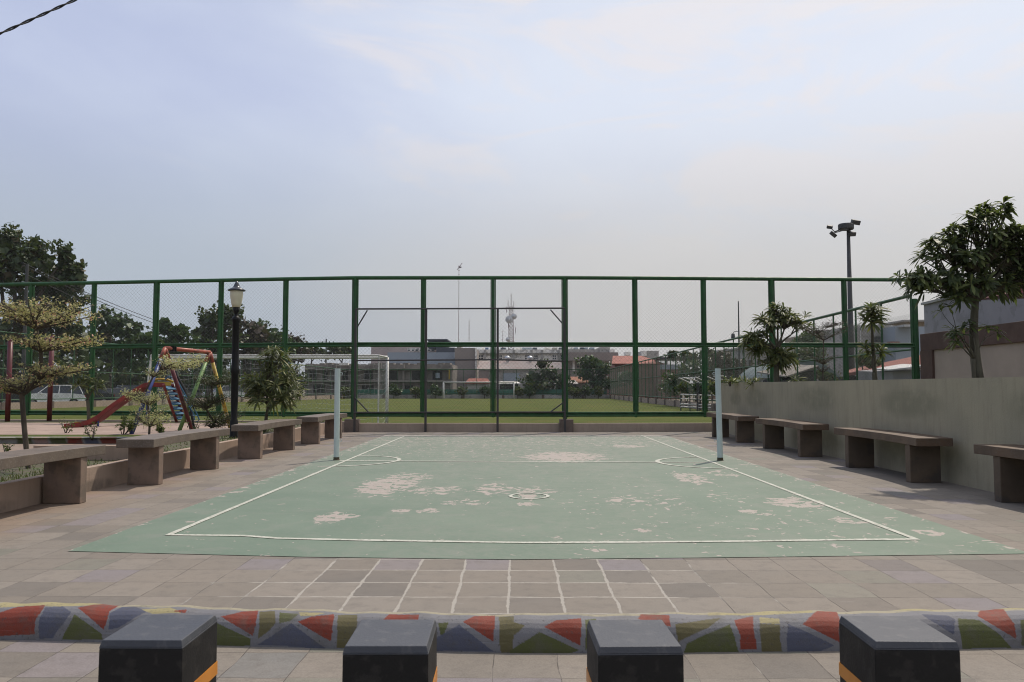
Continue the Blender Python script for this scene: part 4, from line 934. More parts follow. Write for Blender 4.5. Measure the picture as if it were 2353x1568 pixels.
# beige wall with brown trim, grey building on the right
X = 11.35; z0_, z1_ = H+.1319*22.1-.17, H+.1319*22.1-.17
t = thing('beige_wall', (X,14,-.3), 'beige garden wall with brown coping and end pillar on the right', 'wall')
yA, yB = X/((2113-VPX)/F), 5.0; zt = H+(HOR-769)/F*yA
m2 = MB(); m2.bb(X+.06,X+.25,yB,yA-.001,-.3,zt-.02); m2.build('panel','beige',t)
m2 = MB(); m2.bb(X,X+.30,yB,yA,zt-.47,zt); m2.bb(X-.01,X+.31,yA-.62,yA+.01,-.3,zt-.471); m2.build('trim','brown',t, bevel=.01)
X = 14.2; yA = X/((2124-VPX)/F); zt = H+(HOR-702)/F*yA
t = thing('grey_building', (X+4,14,-.3), 'lavender grey rendered building behind the beige wall', 'building')
m2 = MB(); m2.hexa([(X,4,-.3),(X+9,4,-.3),(X+9,yA,-.3),(X,yA,-.3)],[(X,4,zt+.4),(X+9,4,zt+.4),(X+9,yA,zt),(X,yA,zt)]); m2.build('wall','lav',t)
m2 = MB(); m2.hexa([(X-.08,4,zt+.41),(X+.2,4,zt+.41),(X+.2,yA+.05,zt+.01),(X-.08,yA+.05,zt+.01)],[(X-.08,4,zt+.49),(X+.2,4,zt+.49),(X+.2,yA+.05,zt+.09),(X-.08,yA+.05,zt+.09)]); m2.build('coping','conc',t)
a_ = pos(2320,640,18.5); m2 = MB(); m2.prism([(a_.x,18.5,a_.z-.35),(a_.x+.5,18.5,a_.z+.05),(a_.x+3,17,a_.z+.1),(a_.x+3,17,a_.z-.4)],(0,1.5,0)); tag(m2.build('awning','red',loc=a_), 'red awning behind the big tree at the right edge', 'awning')

# ------------------------------------------------------------------ trees
def limb(mb, p0, p1, r0, r1, bend=.08, n=5):
    p0, p1 = Vector(p0), Vector(p1); L = (p1-p0).length; off = Vector((random.uniform(-1,1),random.uniform(-1,1),random.uniform(-.3,.6)))*L*bend
    pts = [p0.lerp(p1, i/n)+off*math.sin(math.pi*i/n) for i in range(n+1)]; mb.tube(pts, [r0+(r1-r0)*i/n for i in range(n+1)], 7); return pts
def ell(n, c, r, shell=.55):
    d = rng.normal(size=(n,3)); d /= np.linalg.norm(d,axis=1)[:,None]; rr = rng.uniform(shell**3,1,n)**(1/3)
    return np.array(c)+d*rr[:,None]*np.array(r)
def far_tree(label, base_v, d, crowns, mat, leaf, dens=1., tr=.25, group='trees beyond the field fence', name='broadleaf_tree'):
    p = pos(base_v, 900, d); p.z = -.34; t = thing(name, p, label, 'tree', group)
    k = d/F; tops = []; Q = []; mb = MB()
    for (x, y, rx, ry) in crowns:
        c = pos(x, y, d+random.uniform(-.4,.4)*rx*k); R_ = (rx*k, rx*k*.8, ry*k); area = rx*ry*k*k
        nc = max(6, int(area*3.6/(leaf*3.2)**2*dens)); cc_ = ell(nc, c, R_, .62)
        cr_ = leaf*2.1*rng.uniform(.6,1.35,nc)
        for q, r_ in zip(cc_, cr_):
            m = max(10, int(26*dens)); Q.append(leaves(ell(m, q, (r_,r_,r_*.75), .3), leaf, .8, .5))
        ic = ell(int(nc*16), c, (R_[0]*.8,R_[1]*.8,R_[2]*.8), .1); Q.append(leaves(ic, leaf*1.9, .9, .2))
        tops.append(c)
    trk = Vector((p.x, p.y, min(tc.z for tc in tops)*.75+.3)); limb(mb, p, trk, tr, tr*.7, .03)
    for c in tops: limb(mb, trk, c, tr*.55, tr*.15, .08)
    mb.build('trunk', 'bark', t); fan('crown', np.concatenate(Q), mat, t); return t
far_tree('tall dark broadleaf tree filling the upper left edge', 30, 70, [(0,600,70,80),(80,640,75,85),(150,690,50,90),(-90,640,80,100),(60,760,110,90),(165,790,45,70),(-60,800,100,80),(22,560,28,38),(78,575,26,30),(150,592,22,30),(176,640,24,45)], 'lf_far', .40, 1.0, .5)
far_tree('rounded green tree left of the swing seen through the fence', 250, 80, [(245,745,45,38),(300,760,40,32),(225,800,55,50),(300,815,55,45),(345,790,35,30)], 'lf_far2', .42, 1.0, .35)
far_tree('spiky pale green tree behind the swing top', 385, 84, [(378,752,22,22),(415,765,28,24),(390,800,45,36),(440,800,40,36)], 'lf_far2', .36, .8, .3)
far_tree('dark domed tree left of the street lamp', 480, 90, [(490,735,38,32),(530,725,35,28),(470,770,35,30),(510,790,50,50),(480,830,50,40)], 'lf_far', .42, 1.0, .4)
far_tree('brown leaved tree just right of the street lamp', 560, 94, [(555,755,38,34),(590,770,30,28),(570,810,50,50)], 'lf_brown', .42, 1.0, .35)
far_tree('dark tree right of the two utility poles', 600, 98, [(595,760,26,26),(628,775,28,22),(610,810,42,46),(655,800,35,24)], 'lf_far2', .42, .9, .35)
far_tree('low dark tree tapering off above the goal', 670, 100, [(672,790,22,22),(690,812,30,24),(640,840,50,40),(580,860,60,36)], 'lf_brown', .40, .9, .3)
far_tree('distant low tree left of the crossarm pole', 715, 140, [(712,805,25,10),(740,812,24,9)], 'lf_far', .5, .8, .2)
far_tree('distant small tree just right of the crossarm pole', 785, 140, [(768,802,14,9),(795,806,18,8),(790,814,26,6)], 'lf_far', .5, .8, .2)
far_tree('broad leafy tree behind the parked white car', 130, 66, [(20,830,80,50),(120,850,70,42),(200,850,60,40),(-70,860,70,45)], 'lf_far', .40, .8, .4)
far_tree('dense low tree screening the road left of the goal', 300, 86, [(280,855,60,38),(360,850,60,42),(430,862,55,34),(500,868,50,30)], 'lf_far', .42, .8, .3)
far_tree('bushy tree at the far fence left of the orange tiled house', 1270, 105, [(1225,868,22,16),(1262,862,26,18),(1240,888,40,14),(1290,878,18,20),(1245,838,9,7)], 'lf_far', .38, .9, .2)
far_tree('tall bushy tree in front of the concrete balcony building', 1362, 105, [(1355,832,24,20),(1385,850,22,24),(1345,858,24,18),(1375,880,26,18)], 'lf_far2', .36, .9, .2)
far_tree('low tree by the start of the right boundary fence', 1440, 104, [(1440,868,22,16),(1400,884,18,10)], 'lf_far2', .34, .9, .15)
far_tree('leafy tree behind the rack of white rails', 1600, 62, [(1590,850,42,26),(1640,842,36,24),(1560,880,36,24),(1625,880,44,22)], 'lf_far2', .26, .9, .15)
far_tree('dusty brown green tree left of the frangipani', 1668, 60, [(1660,828,26,20),(1690,845,34,26),(1672,875,44,26)], 'lf_brown', .25, .9, .15)
far_tree('thin far tree showing above the right fence', 1600, 96, [(1545,815,10,8),(1580,820,26,12),(1625,812,20,12),(1670,815,18,10)], 'lf_far', .36, .7, .12)
far_tree('small rounded tree beside the cream building', 1858, 60, [(1858,779,22,12),(1840,790,18,10),(1866,792,22,10)], 'lf_far2', .25, .9, .15)
far_tree('shadowy tree below the cream building', 1850, 50, [(1850,815,52,24),(1870,835,40,20)], 'lf_far', .24, .9, .15)
far_tree('bright leafy bush behind the floodlight mast', 1985, 38, [(1985,825,24,20),(2010,838,20,14),(2060,866,24,16)], 'lf_shrub', .14, .7, .08)
far_tree('hazy bush between the sheds behind the planter', 1860, 38, [(1858,862,34,14),(1900,866,24,10)], 'lf_shrub', .15, .7, .06)
for i, (v, w_) in enumerate(((-20,70),(90,70),(190,60),(290,60),(390,60),(480,50),(570,50),(650,46))):
    far_tree(['leftmost','second','third','fourth','fifth','sixth','seventh','eighth'][i]+' low bushy tree from the left in the dark row behind the parked cars', v, 104, [(v,872,w_,26),(v+w_*.6,880,w_*.8,22),(v,900,w_,14)], 'lf_far', .55, .8, .2, 'low trees behind the parked cars')
# shrubs along the far fence
lab = ['first','second','third','fourth','fifth','sixth','seventh','eighth','ninth','tenth','eleventh']
for i, (v, r_) in enumerate(((790,20),(905,16),(955,15),(1000,14),(1060,8),(1113,14),(1190,11),(1216,13),(1318,20),(1345,12),(1375,10))):
    far_tree(lab[i]+' shrub from the left along the far fence', v, 102.8, [(v,898,r_,10),(v+r_*.4,901,r_*.8,8)], 'lf_far2' if i % 2 else 'lf_shrub', .26, .8, .06, 'shrubs along the far fence', 'shrub')
for i, (v, d_) in enumerate(((1535,70),(1575,58),(1610,52),(1650,46),(1688,42))):
    far_tree(lab[i]+' low shrub from the left behind the right boundary fence', v, d_, [(v,892,20,16),(v+12,900,18,10)], 'lf_shrub' if i % 2 else 'lf_far2', .2, .7, .05, 'shrubs behind the right fence', 'shrub')

def tiered(label, base, tiers, mat, leaf, stem, group=None, dens=1.0, name='terminalia_tree'):
    """layered umbrella tree; tiers = (x, y, half width px, droop px, thickness px)"""
    base = Vector(base); d = base.y; k = d/F; t = thing(name, base, label, 'tree', group); mb = MB(); Q = []
    ztop = max(pos(x,y,d).z for x,y,_,_,_ in tiers); prev = base; trunk = [base]
    for (x,y,hw,dr,th) in sorted(tiers, key=lambda q: -q[1]):
        c = pos(x, y, d); hub = Vector((base.x+(c.x-base.x)*.35, base.y, c.z - dr*k)); trunk.append(hub)
        R_ = hw*k; nb = 13
        for b_ in range(nb):
            a_ = 2*math.pi*(b_+random.uniform(-.3,.3))/nb; L = R_*random.uniform(.72,1.05); tip = Vector((c.x+math.cos(a_)*L, c.y+math.sin(a_)*L*.85, c.z+random.uniform(-.3,.5)*th*k))
            pts = limb(mb, hub, tip, stem*.42, .003, .05, 4)
            for s_ in range(1, 5):
                q = pts[s_]; 
                for e in range(3):
                    w_ = Vector((random.uniform(-1,1),random.uniform(-1,1),random.uniform(.0,.5)))*R_*.22; mb.tube([q, q+w_], [.004,.0015], 3, False)
        nf = 22; tot = int(R_*R_/(leaf*leaf)*dens*5.2)
        for b_ in range(nf):
            a_ = 2*math.pi*(b_+random.uniform(-.45,.45))/nf; L = R_*random.uniform(.55,1.12); m = int(tot/nf*L/R_)
            u = rng.uniform(.12,1,m)**.75; lat = rng.normal(0,.085,m)*L*(.5+1.1*u)*(1.15-u*.6)*1.4
            dx, dy_ = math.cos(a_), math.sin(a_)*.85; rise = random.uniform(-.35,.55)*th*k
            px = c.x+dx*L*u-dy_*lat; py = c.y+dy_*L*u+dx*lat
            pz = c.z - (1-u)*dr*k*.75 + rise*u + rng.normal(0,.20,m)*th*k + np.sin(u*9+b_*2)*th*k*.22
            keep = np.sin(u*23+b_*3.1)+np.sin(lat/L*40+b_)+rng.normal(0,.6,m) > -.75
            Q.append(leaves(np.stack([px,py,pz],1)[keep], leaf, .55, 1.0))
    trunk = [trunk[0]] + sorted(trunk[1:], key=lambda q: q.z)
    for i, (p, q) in enumerate(zip(trunk[:-1], trunk[1:])): limb(mb, p, q, stem*(1-.5*i/len(trunk)), stem*(1-.5*(i+1)/len(trunk)), .02, 4)
    mb.build('trunk','bark',t); fan('crown', np.concatenate(Q), mat, t); return t
tiered('large layered tree with yellowish variegated leaves over the nearest left bench', at(66,1083,.215), [(95,714,122,42,34),(40,702,84,34,28),(128,780,114,28,22),(45,866,98,34,28),(130,846,84,22,20),(10,885,60,22,18)], 'lf_term', .038, .032, None, 1.6)
tiered('small cream variegated layered tree behind the second left bench', at(342,1009,.215), [(413,832,58,18,24),(362,855,26,12,14),(335,912,50,20,24),(300,903,24,10,14),(346,955,50,26,34)], 'lf_term2', .034, .024, None, 2.5)
tiered('dark green cloud pruned tree beside the lamp post', at(479,996,.215), [(497,872,52,14,22),(462,924,50,16,28),(500,915,34,14,22),(518,958,42,14,24),(498,973,34,10,18)], 'lf_tgreen', .036, .03, None, 3.2)
tiered('thin flat topped layered tree in the right planter', at(1889,867,1.27) if False else Vector(((1889-VPX)/F*16.2,16.2,1.27)), [(1898,757,58,26,18),(1862,752,34,16,12),(1920,742,30,12,12),(1893,822,30,16,7),(1890,845,18,12,5)], 'lf_tgreen', .032, .014, None, .42)

def whorl(mb, c, ax, n, L, wd, droop=.35):
    c = Vector(c); ax = Vector(ax).normalized(); a = ax.orthogonal().normalized(); b = ax.cross(a)
    for i in range(n):
        t = 2*math.pi*i/n*1.618*3; el_ = random.uniform(-.25,1.0); l = L*random.uniform(.65,1.15)
        d = (a*math.cos(t)+b*math.sin(t))*math.cos(el_)+ax*math.sin(el_); s = d.cross(ax+Vector((random.uniform(-.3,.3),)*3)); 
        if s.length < .01: continue
        s.normalize(); w_ = wd*random.uniform(.8,1.2); o = c + ax*random.uniform(-.03,.03)
        g = lambda u: o + d*l*u + Vector((0,0,-droop*l*u*u))
        p1, p2 = g(.4), g(.75)
        mb.add([o+s*w_*.12, o-s*w_*.12, p1-s*w_*.42, p1+s*w_*.42, p2-s*w_*.5, p2+s*w_*.5, g(1.03)], [(0,1,2,3),(3,2,4,5),(5,4,6)])
def whorl_tree(label, base, crowns, L, wd, nwh, nl, mat, stem, cat='tree', name='frangipani_tree', group=None, forks=None, bark='gbark'):
    """branching tree with rosettes of long leaves; crowns=(x,y,rx,ry) measured"""
    base = Vector(base); d = base.y; k = d/F; t = thing(name, base, label, cat, group); mb = MB(); lf = MB()
    fk = forks or [(base.x, base.z+.35*(max(pos(c[0],c[1],d).z for c in crowns)-base.z))]
    fpt = [Vector((x,d,z)) for x, z in fk]
    pr = base
    for i, q in enumerate(fpt): limb(mb, pr, q, stem*(1-.25*i), stem*(.8-.2*i), .02); pr = q
    tot = sum(c[2]*c[3] for c in crowns)
    for (x,y,rx,ry) in crowns:
        c = pos(x,y,d+random.uniform(-.3,.3)*rx*k); src = min(fpt, key=lambda q: (q-c).length)
        hub = src.lerp(c, .6); limb(mb, src, hub, stem*.42, stem*.24, .08)
        n = max(2, int(nwh*rx*ry/tot))
        for q in ell(n, c, (rx*k, rx*k*.85, ry*k), .45):
            q = Vector(q); limb(mb, hub, q, stem*.15, stem*.07, .10, 3)
            ax = (q-hub).normalized()*.7+Vector((0,0,.55)); whorl(lf, q, ax, nl, L, wd)
    mb.build('trunk', bark, t, smooth=True); lf.build('crown', mat, t); return t
# big tree on the right
bX = 6.30; bd = bX/((2246-VPX)/F)
whorl_tree('big dark leaved tree standing in the right planter by the photo edge', (bX,bd,1.27), [(2292,482,34,18),(2252,505,40,20),(2212,535,42,20),(2290,545,60,28),(2165,562,42,16),(2138,588,28,14),(2230,590,60,24),(2305,600,60,28),(2098,640,36,18),(2118,662,32,16),(2165,640,42,18),(2230,648,62,24),(2300,652,60,22),(2350,560,40,46),(2370,622,50,36),(2190,682,30,10)],
  .185, .040, 290, 15, 'lf_big', .075, 'tree', 'broadleaf_tree', forks=[(bX-.06, 2.0),(bX-.02, 2.42)])
whorl_tree('leafy side shoot growing from the base of the big right tree', (bX-.10,bd-.05,1.27), [(2205,760,28,22),(2190,775,24,22),(2235,745,20,14),(2275,755,20,16),(2170,710,14,10)], .17, .034, 12, 12, 'lf_big', .03, 'sapling', 'sapling')
d2 = 18.6; b2 = Vector(((1783-VPX)/F*d2, d2, 1.27))
whorl_tree('bushy frangipani with three leaf heads in the right planter', b2, [(1787,714,18,11),(1812,730,40,13),(1768,737,28,12),(1838,749,20,8),(1722,778,24,14),(1738,797,26,14),(1752,765,16,10),(1798,812,30,15),(1780,832,24,10)], .25, .042, 120, 15, 'lf_cerb', .075, forks=[(b2.x,1.75),(b2.x+.02,2.15)])
d4 = 14.2; b4 = Vector(((2009-VPX)/F*d4, d4, 1.27))
whorl_tree('slender plant with one leaf rosette on a bare stem in the right planter', b4, [(2003,712,10,10),(2004,722,16,12),(2000,738,14,8)], .28, .042, 14, 14, 'lf_cerb', .04, forks=[(b4.x-.03,1.9),(b4.x-.04,2.35)])
whorl_tree('lower leaf rosette sprouting beside the slender stem in the right planter', b4+Vector((-.06,-.05,0)), [(2008,806,20,9),(1998,800,12,8),(2022,808,14,8)], .22, .04, 7, 12, 'lf_cerb', .03, 'sapling', 'sapling')
for i, (v, dd_, sz, lb) in enumerate(((1676,20.4,26,'low spiky plant at the near end of the frangipani, above the far bench'),(1733,19.2,24,'low spiky plant left of the frangipani trunk'),(1825,17.6,24,'low spiky plant between the frangipani and the thin layered tree'),(1712,21.0,18,'small spiky plant at the far corner of the right planter'))):
    bb_ = Vector(((v-VPX)/F*dd_, dd_, 1.27)); lf = MB(); t = thing('spiky_plant', bb_, lb, 'plant', 'spiky plants in the right planter')
    for k in range(4): 
        q = bb_+Vector((random.uniform(-.14,.14),random.uniform(-.14,.14),random.uniform(.03,.16))); whorl(lf, q, (random.uniform(-.3,.3),random.uniform(-.3,.3),1), 14, .26, .03, .2)
    lf.build('leaves','lf_cerb',t); m2 = MB(); m2.tube([bb_, bb_+Vector((0,0,.12))], .025, 6); m2.build('stem','bark',t)
# oleander bush on the left
b5 = at(611,990,.28); b5 = Vector(((609-VPX)/F*17.2, 17.2, .28))
whorl_tree('rounded narrow leaved bush behind the third left bench', b5, [(640,815,34,20),(615,830,30,22),(650,860,44,30),(600,870,36,34),(640,900,50,28),(580,890,24,22),(670,885,24,26),(610,920,44,16),(668,915,24,16)], .26, .030, 130, 14, 'lf_cerb', .045, 'bush', 'oleander_bush', forks=[(b5.x+.04,.62),(b5.x+.08,.85)])
b6 = Vector(((205-VPX)/F*21.6, 21.6, .26))
whorl_tree('young spiky topped tree behind the slide', b6, [(205,872,14,12),(222,880,16,12),(190,882,12,10),(208,892,16,10)], .30, .04, 16, 13, 'lf_cerb', .05, forks=[(b6.x-.05,.9)])
# small shrubs in the left planter
def shrub(label, base, h, n, bare=False, leaf=.05, mat='lf_shrub'):
    base = Vector(base); t = thing('shrub', base, label, 'shrub', 'small shrubs in the left planter'); mb = MB(); C_ = []
    for i in range(n):
        a_ = random.uniform(0,6.28); tip = base+Vector((math.cos(a_)*h*.45,math.sin(a_)*h*.45,h*random.uniform(.55,1))); pts = limb(mb, base, tip, .010, .003, .15, 4)
        for q in pts[2:]:
            e = q+Vector((random.uniform(-1,1),random.uniform(-1,1),random.uniform(-.1,.6)))*h*.22; mb.tube([q,e],[.004,.002],4,False); C_.append(e); C_.append(q)
    mb.build('stem','bark',t); C_ = np.array([tuple(c) for c in C_]); m = 2 if bare else 16
    P_ = np.repeat(C_, m, 0)+rng.normal(0,h*.06,(len(C_)*m,3)); fan('leaves', leaves(P_, leaf, .5, .4), mat, t)
shrub('nearly bare twiggy shrub left of the blue swing leg', at(374,1000,.22)-Vector((2.1,0,0)), .34, 6, True)
shrub('sparse shrub with small green leaves by the end of the playground kerb', at(283,1003,.22), .42, 6)
shrub('small leafy weed just right of the cream variegated tree', at(372,1003,.22), .25, 6)
shrub('bare twiggy shrub between the second and third left benches', at(445,998,.22), .26, 5, True)
shrub('tiny bare shrub at the left edge behind the nearest bench', at(12,1045,.215), .20, 4, True)
shrub('small dry shrub under the slide end', at(212,1012,.215), .30, 6, True)
shrub('low green weed under the nearest left bench', at(133,1110,.215), .12, 5, False, .03)

# ------------------------------------------------------------------ playground
GZ = .262
def pt(v, y, z=None, d=None): return at(v, y, z) if z is not None else pos(v, y, d)
sw = thing('swing_frame', at(370,992,GZ), 'multicoloured steel swing frame in the playground', 'swing')
fA1, fA2 = at(302,998,GZ), at(441,989,GZ); mA = (fA1+fA2)/2; tA = Vector((mA.x, mA.y, H+(HOR-800)/F*mA.y))
fB1, fB2 = at(412,990,GZ), at(529,984,GZ); mB = (fB1+fB2)/2; tB = Vector(((480-VPX)/F*mB.y, mB.y, H+(HOR-810)/F*mB.y))
def two(p, tp, m1, m2_):
    br_ = tp.lerp(p,.13); a = MB(); a.tube([br_, p], .045, 10); a.build('leg', m1, sw, smooth=True); a = MB(); a.tube([tp, br_], .047, 10); a.build('leg_top','org',sw,smooth=True)
two(fA1,tA,'blue',0); two(fA2,tA,'dred',0); two(fB1,tB,'lgreen',0); two(fB2,tB,'yel',0)
m2 = MB(); m2.tube([tA,tB], .046, 12); m2.build('top_bar','org',sw,smooth=True)
hu = tA.lerp(tB,.28); hv = tA.lerp(tB,.62)
for q0 in (tA.lerp(tB,.15), tA.lerp(tB,.19)): m2 = MB(); m2.tube([q0+Vector((0,0,.055)), q0-Vector((0,0,.06))], .055, 10); m2.build('clamp','lampblk',sw)
# bench-swing ladder-like seat hanging from the bar
m2 = MB(); sA, sB = pos(400,864,mA.y), pos(440,948,mA.y+.5)
m2.tube([pos(379,872,17.8),pos(388,866,17.8),pos(399,868,17.8),pos(421,910,18),pos(445,952,18.2),pos(447,966,18.2)], .016, 6)
m2.tube([pos(400,862,18.4),pos(430,915,18.5),pos(452,950,18.6),pos(458,965,18.6),pos(452,970,18.6)], .016, 6)
for u in (.2,.45,.7,.9): m2.tube([Vector(pos(399+48*u,868+96*u,18)),Vector(pos(400+58*u,862+104*u,18.6))], .012, 5)
tag(m2.build('climbing_ladder','teal',loc=at(440,988,GZ)), 'thin teal curved ladder rails beside the dark red swing leg', 'ladder')
m2 = MB(); m2.tube([pos(401,840,19.5),pos(408,866,19.3),pos(424,895,19.2),pos(436,930,19.1)], .03, 8); m2.tube([pos(436,930,19.1), at(446,985,GZ)], .03, 8)
tag(m2.build('climbing_pole','lampblk',loc=at(446,985,GZ)), 'dark slanting climbing pole behind the swing frame', 'pole')
# slide
sl_ = thing('slide', at(300,985,GZ), 'red and yellow playground slide with blue steps', 'slide')
path = [(160,979,19.4),(190,976,19.6),(214,970,19.8),(234,959,20.0),(256,941,20.2),(290,917,20.6),(322,896,21.0),(338,887,21.2),(350,884,21.3),(385,885,21.5)]
C3 = [pos(x,y,d) for x,y,d in path]
def strip(name, off0, off1, dz0, dz1, mat, th=.03):
    mb = MB(); P_ = []
    for p in C3: P_.append([(p.x,p.y+off0,p.z+dz0),(p.x,p.y+off1,p.z+dz1),(p.x,p.y+off1,p.z+dz1-th-.0),(p.x,p.y+off0,p.z+dz0-th)])
    for q in P_: mb.v += q
    for i in range(len(C3)-1):
        for j in range(4): mb.f.append((i*4+j, i*4+(j+1)%4, (i+1)*4+(j+1)%4, (i+1)*4+j))
    mb.f += [(0,3,2,1), tuple((len(C3)-1)*4+j for j in range(4))]
    return mb.build(name, mat, sl_)
strip('side_rail', -.25,-.20, .06,.06, 'red', .11); strip('side_rail', .20,.25,.08,.08,'yel',.10); strip('chute',-.199,.199,-.04,-.04,'red',.02)
m2 = MB(); a1_, a2_, a3_ = pos(330,893,21.3),pos(345,876,21.5),pos(384,872,21.7); m2.tube([a1_,a2_,pos(365,871,21.6),a3_,pos(398,878,21.8)], .03, 8); m2.build('handrail','yel',sl_,smooth=True)
st0, st1 = pos(385,884,21.4), at(415,970,GZ); 
m2 = MB(); m2.tube([st0+Vector((0,-.25,0)), st1+Vector((0,-.25,0))], .04, 8); m2.tube([st0+Vector((0,.3,0)), st1+Vector((0,.3,0))], .04, 8); m2.build('stair_rail','red',sl_)
for i in range(7): q = st0.lerp(st1,(i+.7)/7.6); m2 = MB(); m2.box(q+Vector((.03,0,0)),(.16,.5,.03),0,.5); m2.build('step','teal',sl_)
m2 = MB(); m2.tube([pos(225,968,19.9),(pos(225,968,19.9).x,19.9,GZ)], .03, 8); m2.tube([pos(340,892,21.2),(pos(340,892,21.2).x,21.2,GZ)], .035, 8); m2.build('support','blue',sl_)
# dark red poles
for v, yt, yb, lb in ((17,783,969,'dark red playground pole at the left edge'),(113,776,968,'dark red playground pole left of the slide')):
    b_ = at(v,yb,GZ); ztp = H+(HOR-yt)/F*b_.y; t = thing('playground_pole', b_, lb, 'pole', 'dark red playground poles')
    m2 = MB(); m2.tube([b_,(b_.x,b_.y,ztp)], .068, 14); m2.build('pole','dred',t,smooth=True)
    m2 = MB(); m2.lathe([(.069,0),(.072,.01),(.05,.04),(.0,.055)],(b_.x,b_.y,ztp),14); m2.build('pole_cap','dred',t,smooth=True)
t0 = at(113,968,GZ); zt = H+(HOR-778)/F*t0.y
m2 = MB(); m2.tube([(t0.x-.30,t0.y,zt-.02),(t0.x-.08,t0.y,zt+.0)], .02, 6); tag(m2.build('pole_bar','dred',loc=(t0.x-.2,t0.y,zt)), 'short dark red bar at the top of the pole left of the slide', 'bar')

# rack of white rails inside the right fence
rk = thing('bleacher', (10.7,50,FZ), 'white railed bleacher frame with sloping canopy bars near the right fence', 'bleacher')
def P5(v, y, d=50): return pos(v, y, d)
for ys in (907,918.5,931,937.5):
    for v0, v1, dy_ in ((1563,1600,0),(1605,1634,1.5),(1638,1668,1.6)):
        m2 = MB(); m2.tube([P5(v0,ys+dy_-(2 if ys>915 else 0)),P5(v1,ys+dy_+1-(2 if ys>915 else 0))], .045 if ys != 918.5 else .03, 8); m2.build('rail','white',rk)
for v in (1564, 1585, 1602, 1606, 1636, 1655):
    m2 = MB(); q = P5(v,900); m2.tube([(q.x,50,FZ),(q.x,50,H+(HOR-(878 if v > 1600 else 905))/F*50)], .035, 6); m2.build('upright','mast',rk)
for (v0,y0,v1,y1) in ((1561,869,1586,881),(1586,869,1606,879),(1570,868,1600,876),(1598,867,1620,877),(1625,866,1642,873),(1640,865,1672,878),(1650,863,1668,866)):
    m2 = MB(); m2.tube([P5(v0,y0,49),P5(v1,y1,51)], .04, 6); m2.build('canopy_bar','white',rk)
for (v0,y0,v1,y1) in ((1559,870,1580,868),(1580,868,1600,868),(1584,882,1596,881),(1600,880,1612,880),(1642,873,1656,874)):
    m2 = MB(); m2.tube([P5(v0,y0,50),P5(v1,y1,50)], .03, 6); m2.build('canopy_bar','white',rk)

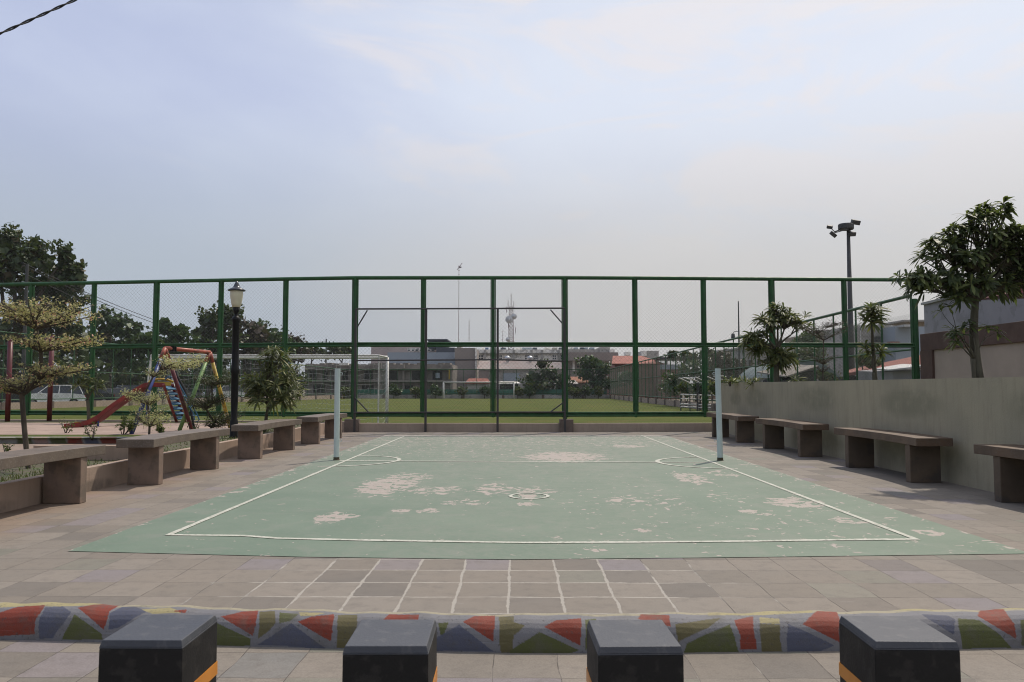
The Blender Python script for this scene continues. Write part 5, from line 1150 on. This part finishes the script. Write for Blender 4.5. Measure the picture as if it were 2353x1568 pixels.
# ------------------------------------------------------------------ parked cars
def car(loc, rz, mat, label, kind='suv'):
    t = thing('parked_car', (0,0,0), label, 'car', 'cars parked beyond the left fence')
    L, Wd = (4.5, 1.8); Hh = 1.72 if kind == 'suv' else 1.45
    low = [(-2.22,.45),(-2.25,.75),(-2.1,.95),(-1.15,1.05),(1.25,1.03),(2.15,.92),(2.25,.7),(2.2,.35),(1.85,.28),(-1.85,.28)]
    mb = MB(); n = len(low)
    for yy, s_ in ((-Wd/2,.97),(-Wd/2+.08,1),(Wd/2-.08,1),(Wd/2,.97)): mb.v += [(x*s_, yy, z) for x, z in low]
    for k in range(3):
        for i in range(n): mb.f.append((k*n+i, k*n+(i+1)%n, (k+1)*n+(i+1)%n, (k+1)*n+i))
    mb.f += [tuple(range(n)), tuple(3*n+i for i in reversed(range(n)))]
    mb.build('body', mat, t, bevel=.03)
    rb = 2.05 if kind == 'suv' else 1.75
    cb = [(-1.1,1.0),(rb,1.0),(rb-.25,Hh-.05),(-.25,Hh-.03)]
    mb = MB(); b_ = [(-1.15,-.82,1.0),(rb,-.82,1.0),(rb,.82,1.0),(-1.15,.82,1.0)]; tp_ = [(-.35,-.64,Hh-.06),(rb-.3,-.64,Hh-.06),(rb-.3,.64,Hh-.06),(-.35,.64,Hh-.06)]; mb.hexa(b_, tp_); g_ = mb.build('cabin_glass','glass',t)
    mb = MB(); mb.bb(-.42,rb-.24,-.66,.66,Hh-.07,Hh)
    for s_ in (-1,1):
        for (x0,x1) in ((-1.15,-.35),(.35,.42),(1.25,1.2),(rb,rb-.3)): mb.tube([(x0,s_*.83,1.0),(x1,s_*.65,Hh-.05)], .035, 6)
    mb.build('roof', mat, t, bevel=.02)
    for x in (-1.4,1.4):
        for s_ in (-1,1):
            mb = MB(); mb.tube([(x,s_*.72,.33),(x,s_*.915,.33)], .33, 20); w_ = mb.build('wheel','tyre',t); mb = MB(); mb.tube([(x,s_*.90,.33),(x,s_*.925,.33)], .20, 14); mb.build('rim','rim',w_)
    for s_ in (-1,1):
        mb = MB(); mb.box((-2.16,s_*.66,.78),(.16,.36,.15)); mb.build('headlight','headl',t); mb = MB(); mb.box((2.15,s_*.72,.82),(.16,.22,.2)); mb.build('tail_light','lampred',t)
        mb = MB(); mb.box((-.85,s_*.97,1.05),(.12,.2,.13)); mb.build('mirror',mat,t,bevel=.03)
    t.location = loc; t.rotation_euler = (0,0,rz); return t
def park(v, d, rz, mat, lb, kind='suv'): p = pos(v, 900, d); car((p.x, p.y, -.296), rz, mat, lb, kind)
park(122, 63, R(33), 'carw', 'white parked estate car between the dark red poles', 'suv')
park(192, 66, R(38), 'card', 'dark grey parked car right of the white estate car', 'sedan')
park(240, 70, R(40), 'cars', 'silver grey parked car behind the young spiky tree', 'sedan')
park(284, 74, R(42), 'carb', 'dark blue parked car fourth in the row beyond the fence', 'suv')
park(60, 62, R(35), 'card', 'black parked van left of the white estate car', 'suv')
park(410, 86, R(45), 'cars', 'silver parked car seen between the swing legs', 'suv')
park(514, 92, R(50), 'carw', 'small white parked car beside the lamp post', 'suv')
park(345, 80, R(42), 'card', 'dark parked car seen behind the slide top', 'suv')

# ------------------------------------------------------------------ haze: real air round the whole scene
hm = bpy.data.materials.new('haze_air'); hm.use_nodes = True; ht = hm.node_tree; ht.nodes.clear()
ho = ht.nodes.new('ShaderNodeOutputMaterial'); hv = ht.nodes.new('ShaderNodeVolumePrincipled'); hv.inputs['Color'].default_value = (.86,.88,.92,1); hv.inputs['Density'].default_value = .00022; hv.inputs['Anisotropy'].default_value = 0
ht.links.new(hv.outputs[0], ho.inputs['Volume'])
m2 = MB(); m2.bb(-950,950,-210,2550,-1.4,48); h_ = m2.build('haze', hm); tag(h_, 'thin pale haze in the air over the whole place', 'haze', kind='stuff')
